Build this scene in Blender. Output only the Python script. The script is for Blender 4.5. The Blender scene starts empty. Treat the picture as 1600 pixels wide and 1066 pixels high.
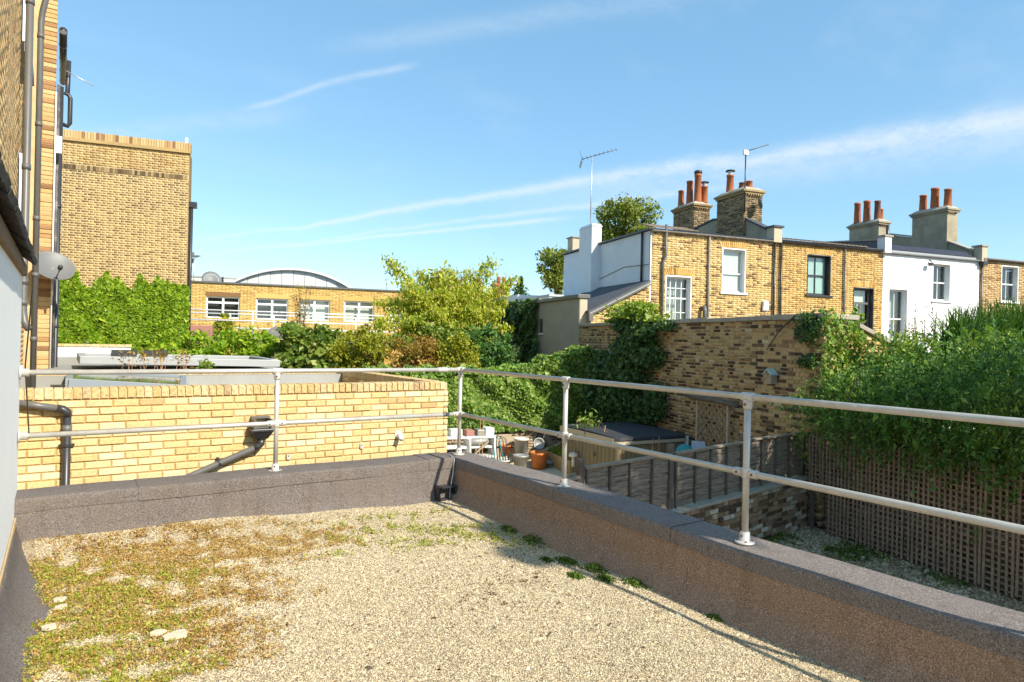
import bpy, math, random
import numpy as np
from mathutils import Vector, Matrix
random.seed(7); rng = np.random.default_rng(7)
R = math.radians
SC = bpy.context.scene
COL = SC.collection

# ------------------------------------------------------------------ camera (origin = eye level)
YAW, PIT, ROLL = R(34.5394), R(0.081), R(1.2706)
TH = R(-14.3765)                       # direction of the old terraces against the roof we stand on
F_ = Vector((math.sin(YAW)*math.cos(PIT), math.cos(YAW)*math.cos(PIT), math.sin(PIT)))
R0 = Vector((math.cos(YAW), -math.sin(YAW), 0)); U0 = R0.cross(F_)
R_ = R0*math.cos(ROLL)+U0*math.sin(ROLL); U_ = -R0*math.sin(ROLL)+U0*math.cos(ROLL)
cd = bpy.data.cameras.new('camera'); cam = bpy.data.objects.new('camera', cd); COL.objects.link(cam)
cam.matrix_world = Matrix(((R_.x, U_.x, -F_.x, 0), (R_.y, U_.y, -F_.y, 0), (R_.z, U_.z, -F_.z, 0), (0, 0, 0, 1)))
cd.sensor_width = 36; cd.lens = 23.024; cd.clip_start = .05; cd.clip_end = 3000
SC.camera = cam

# ------------------------------------------------------------------ light
SUN = Vector((.33, -1.25, 1.0)).normalized()
SUN_EL = math.asin(SUN.z); SUN_AZ = math.atan2(SUN.x, SUN.y)
sl = bpy.data.lights.new('sun', 'SUN'); sl.energy = 3.7; sl.angle = R(.53); sl.color = (1, .93, .80)
so = bpy.data.objects.new('sun', sl); COL.objects.link(so); so.rotation_euler = SUN.to_track_quat('Z', 'Y').to_euler()
so.location = SUN*60
SC.view_settings.view_transform = 'Standard'; SC.view_settings.look = 'None'
SC.view_settings.gamma = 1; SC.view_settings.exposure = 1.0
SC.view_settings.use_curve_mapping = False
try:
    SC.cycles.max_bounces = 8; SC.cycles.transparent_max_bounces = 6
except Exception: pass

def nd(nt, t, loc=None, **kw):
    n = nt.nodes.new(t)
    for k, v in kw.items():
        if hasattr(n, k) and not k.startswith('i_'): setattr(n, k, v)
    return n
def lk(nt, a, b): nt.links.new(a, b)
def mth(nt, op, a, b=None, c=None, clamp=False):
    n = nt.nodes.new('ShaderNodeMath'); n.operation = op; n.use_clamp = clamp
    for i, v in enumerate((a, b, c)):
        if v is None: continue
        if isinstance(v, (int, float)): n.inputs[i].default_value = v
        else: nt.links.new(v, n.inputs[i])
    return n.outputs[0]
def ramp(nt, fac, stops, interp='LINEAR'):
    n = nt.nodes.new('ShaderNodeValToRGB'); n.color_ramp.interpolation = interp
    el = n.color_ramp.elements
    while len(el) < len(stops): el.new(.5)
    for e, (p, c) in zip(el, stops): e.position = p; e.color = (*c, 1) if len(c) == 3 else c
    nt.links.new(fac, n.inputs[0]); return n.outputs[0]
def mixc(nt, fac, a, b, mode='MIX'):
    n = nt.nodes.new('ShaderNodeMixRGB'); n.blend_type = mode
    for i, v in enumerate((fac, a, b)):
        if isinstance(v, (int, float)): n.inputs[i].default_value = v
        elif isinstance(v, tuple): n.inputs[i].default_value = (*v, 1)
        else: nt.links.new(v, n.inputs[i])
    return n.outputs[0]
def noise(nt, vec, scale, detail=3, rough=.55, dist=0, out=0):
    n = nt.nodes.new('ShaderNodeTexNoise'); n.inputs['Scale'].default_value = scale
    n.inputs['Detail'].default_value = detail; n.inputs['Roughness'].default_value = rough
    n.inputs['Distortion'].default_value = dist
    if vec is not None: nt.links.new(vec, n.inputs['Vector'])
    return n.outputs[out]
def mapping(nt, vec, scale=(1, 1, 1), rot=(0, 0, 0), loc=(0, 0, 0)):
    n = nt.nodes.new('ShaderNodeMapping'); n.inputs['Scale'].default_value = scale
    n.inputs['Rotation'].default_value = rot; n.inputs['Location'].default_value = loc
    nt.links.new(vec, n.inputs[0]); return n.outputs[0]

# sky: Nishita plus thin vapour trails and cirrus that go on over the whole dome
W = bpy.data.worlds.new('World'); SC.world = W; W.use_nodes = True
nt = W.node_tree; bg = nt.nodes['Background']
sky = nt.nodes.new('ShaderNodeTexSky'); sky.sky_type = 'NISHITA'; sky.sun_disc = False
sky.sun_elevation = SUN_EL; sky.sun_rotation = SUN_AZ
sky.air_density = .9; sky.dust_density = .3; sky.ozone_density = 1.0; sky.altitude = 30
tc = nt.nodes.new('ShaderNodeTexCoord').outputs['Generated']
def pixdir(x, y): return (F_ + (x-800)/1023.3*R_ - (y-533)/1023.3*U_).normalized()
def vdot(v):
    n = nt.nodes.new('ShaderNodeVectorMath'); n.operation = 'DOT_PRODUCT'; n.inputs[1].default_value = v
    nt.links.new(tc, n.inputs[0]); return n.outputs['Value']
nzf = noise(nt, mapping(nt, tc, (1, 1, 2.2)), 38, 5, .7); nzm = noise(nt, tc, 6, 3, .6); nzl = noise(nt, tc, 2.2, 2)
def trail(az0, el0, az1, el1, w0, w1, amp, wob=.012, fuzz=1.0, tail=.1):
    # a straight trail across the sky: great circle between two directions (degrees east of the view axis, up)
    def dr(a, e): a = R(a); e = R(e); h = YAW+a; return Vector((math.sin(h)*math.cos(e), math.cos(h)*math.cos(e), math.sin(e)))
    a, b = dr(az0, el0), dr(az1, el1); n = a.cross(b).normalized(); t = n.cross(a).normalized()
    L = math.acos(max(-1, min(1, a.dot(b))))
    s = mth(nt, 'ADD', vdot(n), mth(nt, 'MULTIPLY', mth(nt, 'SUBTRACT', nzm, .5), wob))
    al = mth(nt, 'ARCTAN2', vdot(t), vdot(a)); u = mth(nt, 'DIVIDE', al, L)
    w = mth(nt, 'ADD', w0, mth(nt, 'MULTIPLY', mth(nt, 'MAXIMUM', u, 0), w1-w0))
    q = mth(nt, 'DIVIDE', s, w); g = mth(nt, 'POWER', 2.718, mth(nt, 'MULTIPLY', mth(nt, 'MULTIPLY', q, q), -1))
    e0 = mth(nt, 'MULTIPLY', mth(nt, 'ADD', u, tail), 1/max(tail, .02), clamp=True)
    e1 = mth(nt, 'MULTIPLY', mth(nt, 'SUBTRACT', 1+tail, u), 1/max(tail, .02), clamp=True)
    br = mth(nt, 'MULTIPLY', mth(nt, 'SUBTRACT', mth(nt, 'ADD', mth(nt, 'MULTIPLY', nzf, .7), mth(nt, 'MULTIPLY', nzl, .5)), .29), 2.9*fuzz, clamp=True)
    r = mth(nt, 'MULTIPLY', mth(nt, 'MULTIPLY', g, e0), mth(nt, 'MULTIPLY', e1, br))
    return mth(nt, 'MULTIPLY', r, amp)
def ae(x, y):
    d = pixdir(x, y); return (math.degrees(math.atan2(d.x, d.y)-YAW), math.degrees(math.asin(d.z)))
T_ = []
for (p, q, w0, w1, amp, wob, tail) in [
        ((-19.5, 9.0), (38.0, 15.9), .0025, .0150, .46, .026, .2),
        ((-17.0, 8.2), (14.0, 12.6), .0018, .0050, .30, .018, .2),
        ((-22.9, 6.9), (2.0, 10.5), .0016, .0032, .45, .010, .15),
        ((-21.3, 18.4), (-10.5, 22.2), .0035, .005, .28, .018, .2),
        ((-11.6, 24.1), (11.5, 27.3), .012, .016, .16, .02, .3),
        ((10.7, 13.2), (60.0, 13.5), .02, .035, .26, .03, .3),
        ((-33.5, 14.0), (-20.8, 17.6), .010, .014, .16, .02, .3)]:
    T_.append(trail(*p, *q, w0, w1, amp, wob, 1.0, tail))
tot = T_[0]
for t in T_[1:]: tot = mth(nt, 'ADD', tot, t)
cir = noise(nt, mapping(nt, tc, (1.2, 5, 7), (0, R(12), -YAW)), 1.6, 4, .6)
cir = mth(nt, 'MULTIPLY', mth(nt, 'SUBTRACT', cir, .52), 1.1, clamp=True)
tot = mth(nt, 'ADD', tot, mth(nt, 'MULTIPLY', cir, .38), clamp=True)
SKYK = .155
skc = mixc(nt, 1, sky.outputs[0], (.43, .44, .42), 'MULTIPLY')
skc = mixc(nt, 1, skc, (.31, .86, 1.36), 'ADD')
cl = mixc(nt, tot, skc, (3.1, 3.3, 3.4))
lk(nt, cl, bg.inputs['Color']); bg.inputs['Strength'].default_value = SKYK

# ------------------------------------------------------------------ materials
MATS = {}
def newmat(name):
    m = bpy.data.materials.new(name); m.use_nodes = True; nt = m.node_tree
    return m, nt, nt.nodes['Principled BSDF']
def oc(nt): return nt.nodes.new('ShaderNodeTexCoord').outputs['Object']
def bump(nt, b, h, strength=.3, dist=.01):
    n = nt.nodes.new('ShaderNodeBump'); n.inputs['Strength'].default_value = strength; n.inputs['Distance'].default_value = dist
    lk(nt, h, n.inputs['Height']); lk(nt, n.outputs[0], b.inputs['Normal'])
def indiv(nt):
    a = nt.nodes.new('ShaderNodeObjectInfo').outputs['Random']; g = nt.nodes.new('ShaderNodeNewGeometry').outputs['Random Per Island']
    return mth(nt, 'FRACT', mth(nt, 'ADD', a, g))
def plain(name, col, rough=.6, var=.12, scale=6, bscale=60, bs=.15, metal=0, dirt=None, dscale=2.5, damt=.5, spec=None, st=None):
    m, nt, b = newmat(name); v = oc(nt)
    if st: v = mapping(nt, v, st)
    n1 = noise(nt, v, scale, 4, .6)
    c = mixc(nt, 1, col, ramp(nt, n1, [(.25, (1-var,)*3), (.75, (1+var*.6,)*3)]), 'MULTIPLY')
    if dirt:
        n2 = noise(nt, v, dscale, 6, .7); k = mth(nt, 'MULTIPLY', mth(nt, 'SUBTRACT', n2, .48), 4*damt, clamp=True)
        c = mixc(nt, k, c, dirt)
    lk(nt, c, b.inputs['Base Color']); b.inputs['Roughness'].default_value = rough; b.inputs['Metallic'].default_value = metal
    if spec is not None: b.inputs['Specular IOR Level'].default_value = spec
    if bs: bump(nt, b, noise(nt, v, bscale, 4, .6), bs, .006)
    MATS[name] = m; return m
def brickmat(name, stops, mottle=.25, stain=None, samt=.5, sscale=1.2, rough=.9):
    m, nt, b = newmat(name); v = oc(nt); r = indiv(nt)
    c = ramp(nt, r, stops, 'LINEAR')
    geo = nt.nodes.new('ShaderNodeNewGeometry').outputs['Position']
    n1 = noise(nt, geo, 38, 4, .65)
    c = mixc(nt, 1, c, ramp(nt, n1, [(.2, (1-mottle*1.5,)*3), (.5, (1, 1, 1)), (.85, (1+mottle,)*3)]), 'MULTIPLY')
    n3 = noise(nt, geo, 110, 3, .7)
    c = mixc(nt, mth(nt, 'MULTIPLY', mth(nt, 'SUBTRACT', n3, .62), 3, clamp=True), c, mixc(nt, 1, c, (.45, .38, .3), 'MULTIPLY'))
    if stain:
        n2 = noise(nt, geo, sscale, 5, .65)
        c = mixc(nt, mth(nt, 'MULTIPLY', mth(nt, 'SUBTRACT', n2, .5), 3*samt, clamp=True), c, mixc(nt, 1, c, stain, 'MULTIPLY'))
    lk(nt, c, b.inputs['Base Color']); b.inputs['Roughness'].default_value = rough; b.inputs['Specular IOR Level'].default_value = .2
    bump(nt, b, noise(nt, geo, 90, 4, .7), .5, .006)
    MATS[name] = m; return m
def leafmat(name, stops, trans=.35, rough=.5, patch=None, pscale=1.2):
    m, nt, b = newmat(name)
    geo = nt.nodes.new('ShaderNodeNewGeometry'); r = geo.outputs['Random Per Island']
    c = ramp(nt, r, stops)
    if patch:
        n = noise(nt, geo.outputs['Position'], pscale, 3, .6)
        c = mixc(nt, mth(nt, 'MULTIPLY', mth(nt, 'SUBTRACT', n, .5), 5, clamp=True), c, mixc(nt, 1, c, patch, 'MULTIPLY'))
    lk(nt, c, b.inputs['Base Color']); b.inputs['Roughness'].default_value = rough; b.inputs['Specular IOR Level'].default_value = .35
    tr = nt.nodes.new('ShaderNodeBsdfTranslucent'); hs = mixc(nt, 1, c, (1.25, 1.2, .55), 'MULTIPLY'); lk(nt, hs, tr.inputs[0])
    mx = nt.nodes.new('ShaderNodeMixShader'); mx.inputs[0].default_value = trans
    out = nt.nodes['Material Output']; lk(nt, b.outputs[0], mx.inputs[1]); lk(nt, tr.outputs[0], mx.inputs[2]); lk(nt, mx.outputs[0], out.inputs[0])
    MATS[name] = m; return m

brickmat('br_yellow', [(0, (.60, .43, .19)), (.25, (.68, .53, .28)), (.5, (.60, .43, .18)), (.75, (.74, .62, .38)), (.93, (.64, .47, .23)), (1, (.50, .33, .15))], .24, (.74, .66, .54), .8, 1.3)
brickmat('br_cope', [(0, (.54, .36, .15)), (.35, (.60, .43, .21)), (.6, (.55, .37, .16)), (.85, (.64, .50, .28)), (1, (.42, .29, .15))], .45)
brickmat('br_garden', [(0, (.07, .047, .03)), (.2, (.14, .09, .055)), (.33, (.30, .19, .095)), (.5, (.44, .28, .13)), (.68, (.50, .35, .16)), (.85, (.54, .38, .2)), (.95, (.5, .3, .14)), (1, (.6, .48, .32))], .3, (.7, .68, .6), .5, .9)
brickmat('br_low', [(0, (.09, .06, .04)), (.3, (.2, .13, .08)), (.55, (.44, .31, .18)), (.75, (.34, .19, .12)), (.9, (.56, .46, .34)), (1, (.68, .6, .5))], .45, (.5, .52, .45), .8, 2.0)
brickmat('br_house', [(0, (.15, .085, .045)), (.11, (.26, .15, .07)), (.18, (.50, .33, .13)), (.45, (.60, .41, .16)), (.65, (.66, .47, .20)), (.85, (.58, .37, .13)), (1, (.7, .55, .3))], .15)
brickmat('br_house2', [(0, (.20, .11, .05)), (.1, (.4, .22, .07)), (.3, (.56, .34, .10)), (.6, (.62, .41, .14)), (.85, (.55, .32, .09)), (1, (.66, .48, .22))], .15)
brickmat('br_house4', [(0, (.22, .12, .06)), (.2, (.34, .19, .09)), (.45, (.52, .34, .15)), (.75, (.6, .43, .22)), (1, (.5, .33, .15))], .15)
brickmat('br_big', [(0, (.2, .14, .065)), (.25, (.31, .22, .10)), (.5, (.40, .28, .125)), (.75, (.45, .32, .14)), (1, (.52, .36, .15))], .15, (1.45, 1.4, 1.35), 1.0, .55)
brickmat('br_bigtop', [(0, (.34, .21, .08)), (.4, (.50, .33, .13)), (.8, (.54, .38, .17)), (1, (.36, .22, .1))], .2)
brickmat('br_factory', [(0, (.42, .22, .05)), (.3, (.6, .38, .1)), (.7, (.66, .45, .13)), (1, (.5, .29, .07))], .12)
brickmat('br_left', [(0, (.40, .22, .10)), (.12, (.56, .34, .14)), (.4, (.70, .48, .22)), (.65, (.68, .42, .20)), (.85, (.74, .53, .26)), (1, (.56, .34, .17))], .25)
brickmat('br_chim', [(0, (.08, .055, .035)), (.35, (.17, .115, .06)), (.7, (.3, .21, .1)), (1, (.38, .28, .14))], .3, (.5, .48, .45), .6, 1.5)
brickmat('br_back', [(0, (.1, .07, .05)), (.4, (.2, .13, .08)), (.75, (.34, .24, .14)), (1, (.4, .3, .2))], .25)
plain('mortar_y', (.46, .29, .11), .95, .15, 9, 80, .4)
plain('mortar_g', (.50, .38, .22), .95, .2, 9, 80, .4)
plain('mortar_h', (.62, .47, .24), .95, .12, 9, 80, .3)
plain('mortar_pale', (.56, .43, .23), .95, .15, 9, 80, .3)
plain('mortar_l', (.58, .42, .22), .95, .15, 9, 80, .4)
plain('mortar_d', (.3, .24, .16), .95, .25, 6, 80, .4)
plain('mortar_back', (.5, .42, .3), .95, .2, 6, 80, .3)
plain('white_render', (.80, .80, .78), .85, .05, 3, 45, .25, dirt=(.68, .67, .62), dscale=1.6, damt=.25, st=(2.5, 2.5, .5))
plain('white_wall', (.85, .845, .82), .8, .03, 2, 50, .2)
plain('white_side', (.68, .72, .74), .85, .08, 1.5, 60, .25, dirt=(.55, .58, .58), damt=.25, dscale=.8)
plain('white_paint', (.80, .80, .78), .45, .04, 5, 40, .05)
plain('cream_paint', (.72, .66, .5), .6, .06, 3, 40, .1)
plain('stucco', (.42, .36, .27), .95, .15, 2, 38, 1.0, dirt=(.34, .29, .21), damt=.4)
plain('stucco_pale', (.58, .50, .36), .95, .15, 12, 60, .4)
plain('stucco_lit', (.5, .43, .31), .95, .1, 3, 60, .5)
plain('cement', (.38, .335, .27), .95, .2, 4, 60, .5, dirt=(.25, .22, .18), damt=.5)
plain('cement_pale', (.46, .40, .31), .95, .3, 5, 60, .5, dirt=(.2, .19, .15), damt=.6)
plain('old_render', (.36, .31, .21), .95, .3, 2, 50, .4, dirt=(.2, .18, .13), damt=.7, dscale=1.6)
plain('slate', (.075, .08, .09), .8, .3, 5, 30, .2)
plain('lead', (.025, .032, .055), .95, .2, 3, 20, .15)
plain('tile_roof', (.2, .155, .115), .9, .35, 12, 40, .5)
plain('tile_dark', (.045, .04, .038), .85, .4, 10, 40, .6, dirt=(.22, .2, .16), dscale=7, damt=.35)
plain('pipe_black', (.035, .035, .038), .38, .2, 4, 30, .05)
plain('pipe_grey', (.13, .125, .115), .42, .15, 3, 30, .06)
plain('pipe_old', (.1, .09, .085), .6, .4, 8, 30, .2, dirt=(.5, .4, .3), dscale=5, damt=.6)
plain('gutter_grey', (.3, .27, .22), .6, .25, 5, 30, .15)
plain('galv', (.56, .53, .47), .45, .12, 7, 45, .12, metal=.35, dirt=(.33, .29, .23), dscale=5, damt=.55)
plain('galv_light', (.62, .59, .53), .5, .12, 10, 60, .1, metal=.25, dirt=(.34, .24, .15), dscale=14, damt=.5)
plain('bolt', (.2, .13, .08), .7, .3, 20, 60, .1, metal=.4)
plain('roof_grey', (.30, .295, .27), .85, .12, 2, 40, .2, dirt=(.25, .24, .2), damt=.4)
plain('frame_grey', (.24, .27, .30), .45, .06, 3, 30, .03)
plain('frame_pale', (.34, .35, .35), .5, .06, 3, 30, .04)
plain('zinc', (.52, .54, .55), .6, .18, 1.5, 20, .1, dirt=(.55, .57, .58), dscale=1.2, damt=.4)
plain('zinc_white', (.52, .53, .52), .6, .1, 2, 20, .1)
plain('terracotta', (.42, .13, .045), .85, .25, 4, 60, .25, dirt=(.2, .09, .05), dscale=4, damt=.4)
plain('terracotta_dk', (.22, .09, .05), .9, .3, 5, 60, .3, dirt=(.07, .05, .04), dscale=4, damt=.7)
plain('pot_orange', (.55, .17, .04), .7, .15, 4, 60, .1)
plain('pot_white', (.66, .62, .53), .7, .15, 4, 60, .1)
plain('pot_black', (.03, .03, .03), .5, .15, 4, 60, .1)
plain('pot_grey', (.33, .33, .31), .5, .2, 4, 60, .1, metal=.3)
plain('wood_grey', (.16, .13, .10), .9, .45, 9, 60, .5, dirt=(.07, .06, .05), dscale=3, damt=.6)
plain('wood_board', (.30, .24, .175), .9, .5, 4, 12, .8, dirt=(.035, .025, .018), dscale=2.2, damt=1.0, st=(1.3, 1.3, 14))
plain('wood_top', (.30, .24, .17), .9, .3, 9, 60, .4)
plain('wood_trellis', (.44, .31, .21), .9, .4, 12, 70, .4, dirt=(.2, .14, .095), dscale=4, damt=.6)
plain('wood_lattice', (.46, .36, .24), .9, .25, 12, 70, .3)
plain('wood_new', (.5, .34, .16), .8, .25, 6, 60, .2)
plain('tub_panel', (.20, .155, .085), .7, .15, 5, 40, .15)
plain('tub_cover', (.035, .037, .042), .75, .15, 6, 60, .3)
plain('tub_tan', (.45, .38, .27), .7, .1, 5, 50, .1)
plain('teal', (.02, .30, .32), .5, .1, 5, 50, .05)
plain('pale_blue', (.5, .55, .66), .6, .1, 5, 50, .05)
plain('aluminium', (.62, .62, .62), .4, .08, 6, 40, .05, metal=.6)
plain('dish_grey', (.15, .153, .15), .5, .06, 3, 40, .05)
plain('bark', (.1, .075, .05), .95, .4, 12, 50, .7)
plain('cane', (.36, .2, .1), .7, .25, 14, 50, .2)
plain('soil', (.09, .065, .045), 1, .4, 9, 60, .6)
plain('blind', (.78, .77, .72), .8, .03, 3, 30, 0)
plain('curtain', (.55, .54, .48), .9, .1, 3, 30, .1)
plain('room_dark', (.06, .06, .055), .9, .3, 2, 30, 0)
plain('mint_paint_reflect', (.48, .64, .58), .7, .1, 4, 30, .1)
plain('rust_red', (.38, .18, .14), .9, .1, 4, 40, .1)
plain('dark_roof', (.16, .15, .15), .8, .15, 4, 40, .2)
plain('brown_fascia', (.2, .12, .06), .8, .3, 5, 50, .3)
def glassmat():
    m, nt, b = newmat('glass'); b.inputs['Base Color'].default_value = (.9, .95, .94, 1)
    b.inputs['Roughness'].default_value = .02; b.inputs['IOR'].default_value = 1.5
    tr = nt.nodes.new('ShaderNodeBsdfTransparent'); tr.inputs[0].default_value = (.9, .93, .92, 1)
    gl = nt.nodes.new('ShaderNodeBsdfGlossy'); gl.inputs['Roughness'].default_value = .02
    fr = nt.nodes.new('ShaderNodeLayerWeight').outputs['Facing']
    mx = nt.nodes.new('ShaderNodeMixShader'); lk(nt, mth(nt, 'ADD', mth(nt, 'MULTIPLY', mth(nt, 'POWER', fr, 4), .8), .07), mx.inputs[0])
    lk(nt, tr.outputs[0], mx.inputs[1]); lk(nt, gl.outputs[0], mx.inputs[2]); lk(nt, mx.outputs[0], nt.nodes['Material Output'].inputs[0])
    MATS['glass'] = m
glassmat()
def roofglass():
    m, nt, b = newmat('roof_glass'); b.inputs['Base Color'].default_value = (.10, .12, .09, 1); b.inputs['Roughness'].default_value = .06
    b.inputs['Specular IOR Level'].default_value = .8; MATS['roof_glass'] = m
roofglass()
def feltmat(name='felt', brown=.4, bc=(.17, .125, .08), gain=1.0):
    m, nt, b = newmat(name); v = nt.nodes.new('ShaderNodeNewGeometry').outputs['Position']
    sp = noise(nt, v, 150, 3, .85); md = noise(nt, v, 70, 3, .6); lg = noise(nt, v, 3.0, 5, .65)
    c = ramp(nt, sp, [(.30, (.05, .041, .037)), (.46, (.115, .097, .088)), (.55, (.18, .153, .138)), (.66, (.285, .245, .22)), (.8, (.52, .46, .41))])
    c = mixc(nt, 1, c, ramp(nt, md, [(.3, (.8*gain, .79*gain, .78*gain)), (.7, (1.15*gain, 1.14*gain, 1.13*gain))]), 'MULTIPLY')
    dirt = mth(nt, 'MULTIPLY', mth(nt, 'SUBTRACT', lg, .47), 3.2, clamp=True)
    st = noise(nt, mapping(nt, v, (9, 9, .7)), 1.0, 3, .6)
    c = mixc(nt, brown if brown > .5 else 0.0, c, mixc(nt, 1, c, (1.05, .72, .42), 'MULTIPLY')); c = mixc(nt, mth(nt, 'MULTIPLY', dirt, brown), c, bc)
    c = mixc(nt, mth(nt, 'MULTIPLY', mth(nt, 'SUBTRACT', st, .5), 2.2, clamp=True), c, mixc(nt, 1, c, (.62, .58, .5), 'MULTIPLY'))
    lk(nt, c, b.inputs['Base Color']); b.inputs['Roughness'].default_value = .88; b.inputs['Specular IOR Level'].default_value = .3
    bump(nt, b, mth(nt, 'ADD', mth(nt, 'MULTIPLY', sp, .5), md), .5, .004); MATS[name] = m
feltmat(); feltmat('felt_bounce_lit', .6, (.27, .18, .09), 1.95); feltmat('felt_sunlit', .25, (.2, .165, .14), 1.3)  # inner face lifted warm as if by bounce light; cap paler as if sunlit
def gravelmat(name, cols, sc=170):
    m, nt, b = newmat(name); v = nt.nodes.new('ShaderNodeNewGeometry').outputs['Position']
    vo = nt.nodes.new('ShaderNodeTexVoronoi'); vo.inputs['Scale'].default_value = sc; lk(nt, v, vo.inputs['Vector'])
    sep = nt.nodes.new('ShaderNodeSeparateColor'); lk(nt, vo.outputs['Color'], sep.inputs[0])
    c = ramp(nt, sep.outputs[0], cols)
    lg = noise(nt, v, 1.7, 4, .6)
    c = mixc(nt, mth(nt, 'MULTIPLY', mth(nt, 'SUBTRACT', lg, .52), 2.5, clamp=True), c, mixc(nt, 1, c, (.72, .66, .55), 'MULTIPLY'))
    c = mixc(nt, ramp(nt, vo.outputs['Distance'], [(.45, (0, 0, 0)), (.75, (1, 1, 1))]), c, mixc(nt, 1, c, (.45, .4, .34), 'MULTIPLY'))
    lk(nt, c, b.inputs['Base Color']); b.inputs['Roughness'].default_value = .95
    bump(nt, b, mth(nt, 'SUBTRACT', 1, vo.outputs['Distance']), .7, .008); MATS[name] = m
gravelmat('gravel', [(0, (.14, .10, .06)), (.2, (.42, .32, .19)), (.6, (.58, .47, .30)), (.9, (.64, .54, .37)), (1, (.36, .24, .12))], 210)
gravelmat('yard', [(0, (.16, .11, .06)), (.35, (.40, .28, .16)), (.7, (.58, .43, .26)), (1, (.68, .53, .34))], 60)
def stonemat(name, stops):
    m, nt, b = newmat(name); r = nt.nodes.new('ShaderNodeNewGeometry').outputs['Random Per Island']
    lk(nt, ramp(nt, r, stops), b.inputs['Base Color']); b.inputs['Roughness'].default_value = .9; MATS[name] = m
stonemat('stones', [(0, (.06, .045, .03)), (.12, (.2, .14, .08)), (.2, (.46, .35, .20)), (.4, (.56, .45, .27)), (.75, (.64, .53, .34)), (.95, (.74, .65, .47)), (1, (.42, .25, .12))])
stonemat('yardstones', [(0, (.16, .10, .05)), (.3, (.42, .30, .17)), (.7, (.66, .50, .31)), (1, (.8, .66, .46))])
stonemat('ground_mat', [(0, (.1, .085, .05)), (1, (.1, .085, .05))])
leafmat('lf_ivy', [(0, (.09, .19, .010)), (.4, (.2, .35, .015)), (.75, (.32, .46, .025)), (1, (.44, .54, .04))], .4)
leafmat('lf_hedge', [(0, (.06, .13, .02)), (.4, (.16, .28, .035)), (.8, (.30, .42, .07)), (1, (.52, .58, .2))], .4)
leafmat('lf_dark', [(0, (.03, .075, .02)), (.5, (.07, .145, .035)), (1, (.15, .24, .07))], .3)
leafmat('lf_yg', [(0, (.15, .18, .012)), (.5, (.29, .31, .02)), (1, (.44, .43, .04))])
leafmat('lf_rust', [(0, (.18, .09, .015)), (.5, (.36, .21, .03)), (.8, (.28, .26, .035)), (1, (.46, .27, .08))])
leafmat('lf_cherry', [(0, (.16, .24, .015)), (.3, (.33, .41, .03)), (.6, (.50, .55, .06)), (.85, (.64, .62, .12)), (1, (.66, .55, .16))], .5)
leafmat('lf_shrub', [(0, (.06, .12, .015)), (.5, (.15, .24, .03)), (.85, (.28, .36, .06)), (1, (.44, .46, .14))], .4)
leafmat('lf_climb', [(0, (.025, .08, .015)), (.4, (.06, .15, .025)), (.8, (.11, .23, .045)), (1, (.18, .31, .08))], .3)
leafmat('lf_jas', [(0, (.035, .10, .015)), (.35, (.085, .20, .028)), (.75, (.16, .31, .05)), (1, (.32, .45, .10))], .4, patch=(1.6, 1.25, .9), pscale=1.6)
leafmat('lf_lime', [(0, (.1, .18, .012)), (.5, (.2, .3, .02)), (1, (.34, .42, .04))], .4)
leafmat('lf_tree', [(0, (.09, .14, .02)), (.5, (.22, .27, .04)), (1, (.40, .42, .08))], .4)
leafmat('lf_blade', [(0, (.03, .09, .012)), (.5, (.08, .18, .025)), (1, (.18, .3, .05))], .35)
leafmat('lf_sed_g', [(0, (.2, .24, .02)), (.5, (.34, .37, .04)), (1, (.48, .46, .08))], .3)
leafmat('lf_sed_r', [(0, (.26, .13, .03)), (.4, (.46, .27, .08)), (.75, (.52, .36, .12)), (1, (.42, .36, .08))], .2)
leafmat('lf_sed_b', [(0, (.09, .045, .018)), (.6, (.2, .1, .03)), (1, (.28, .16, .05))], .1)
leafmat('lf_grass', [(0, (.04, .09, .01)), (.5, (.1, .17, .02)), (1, (.22, .28, .05))], .3)

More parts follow.
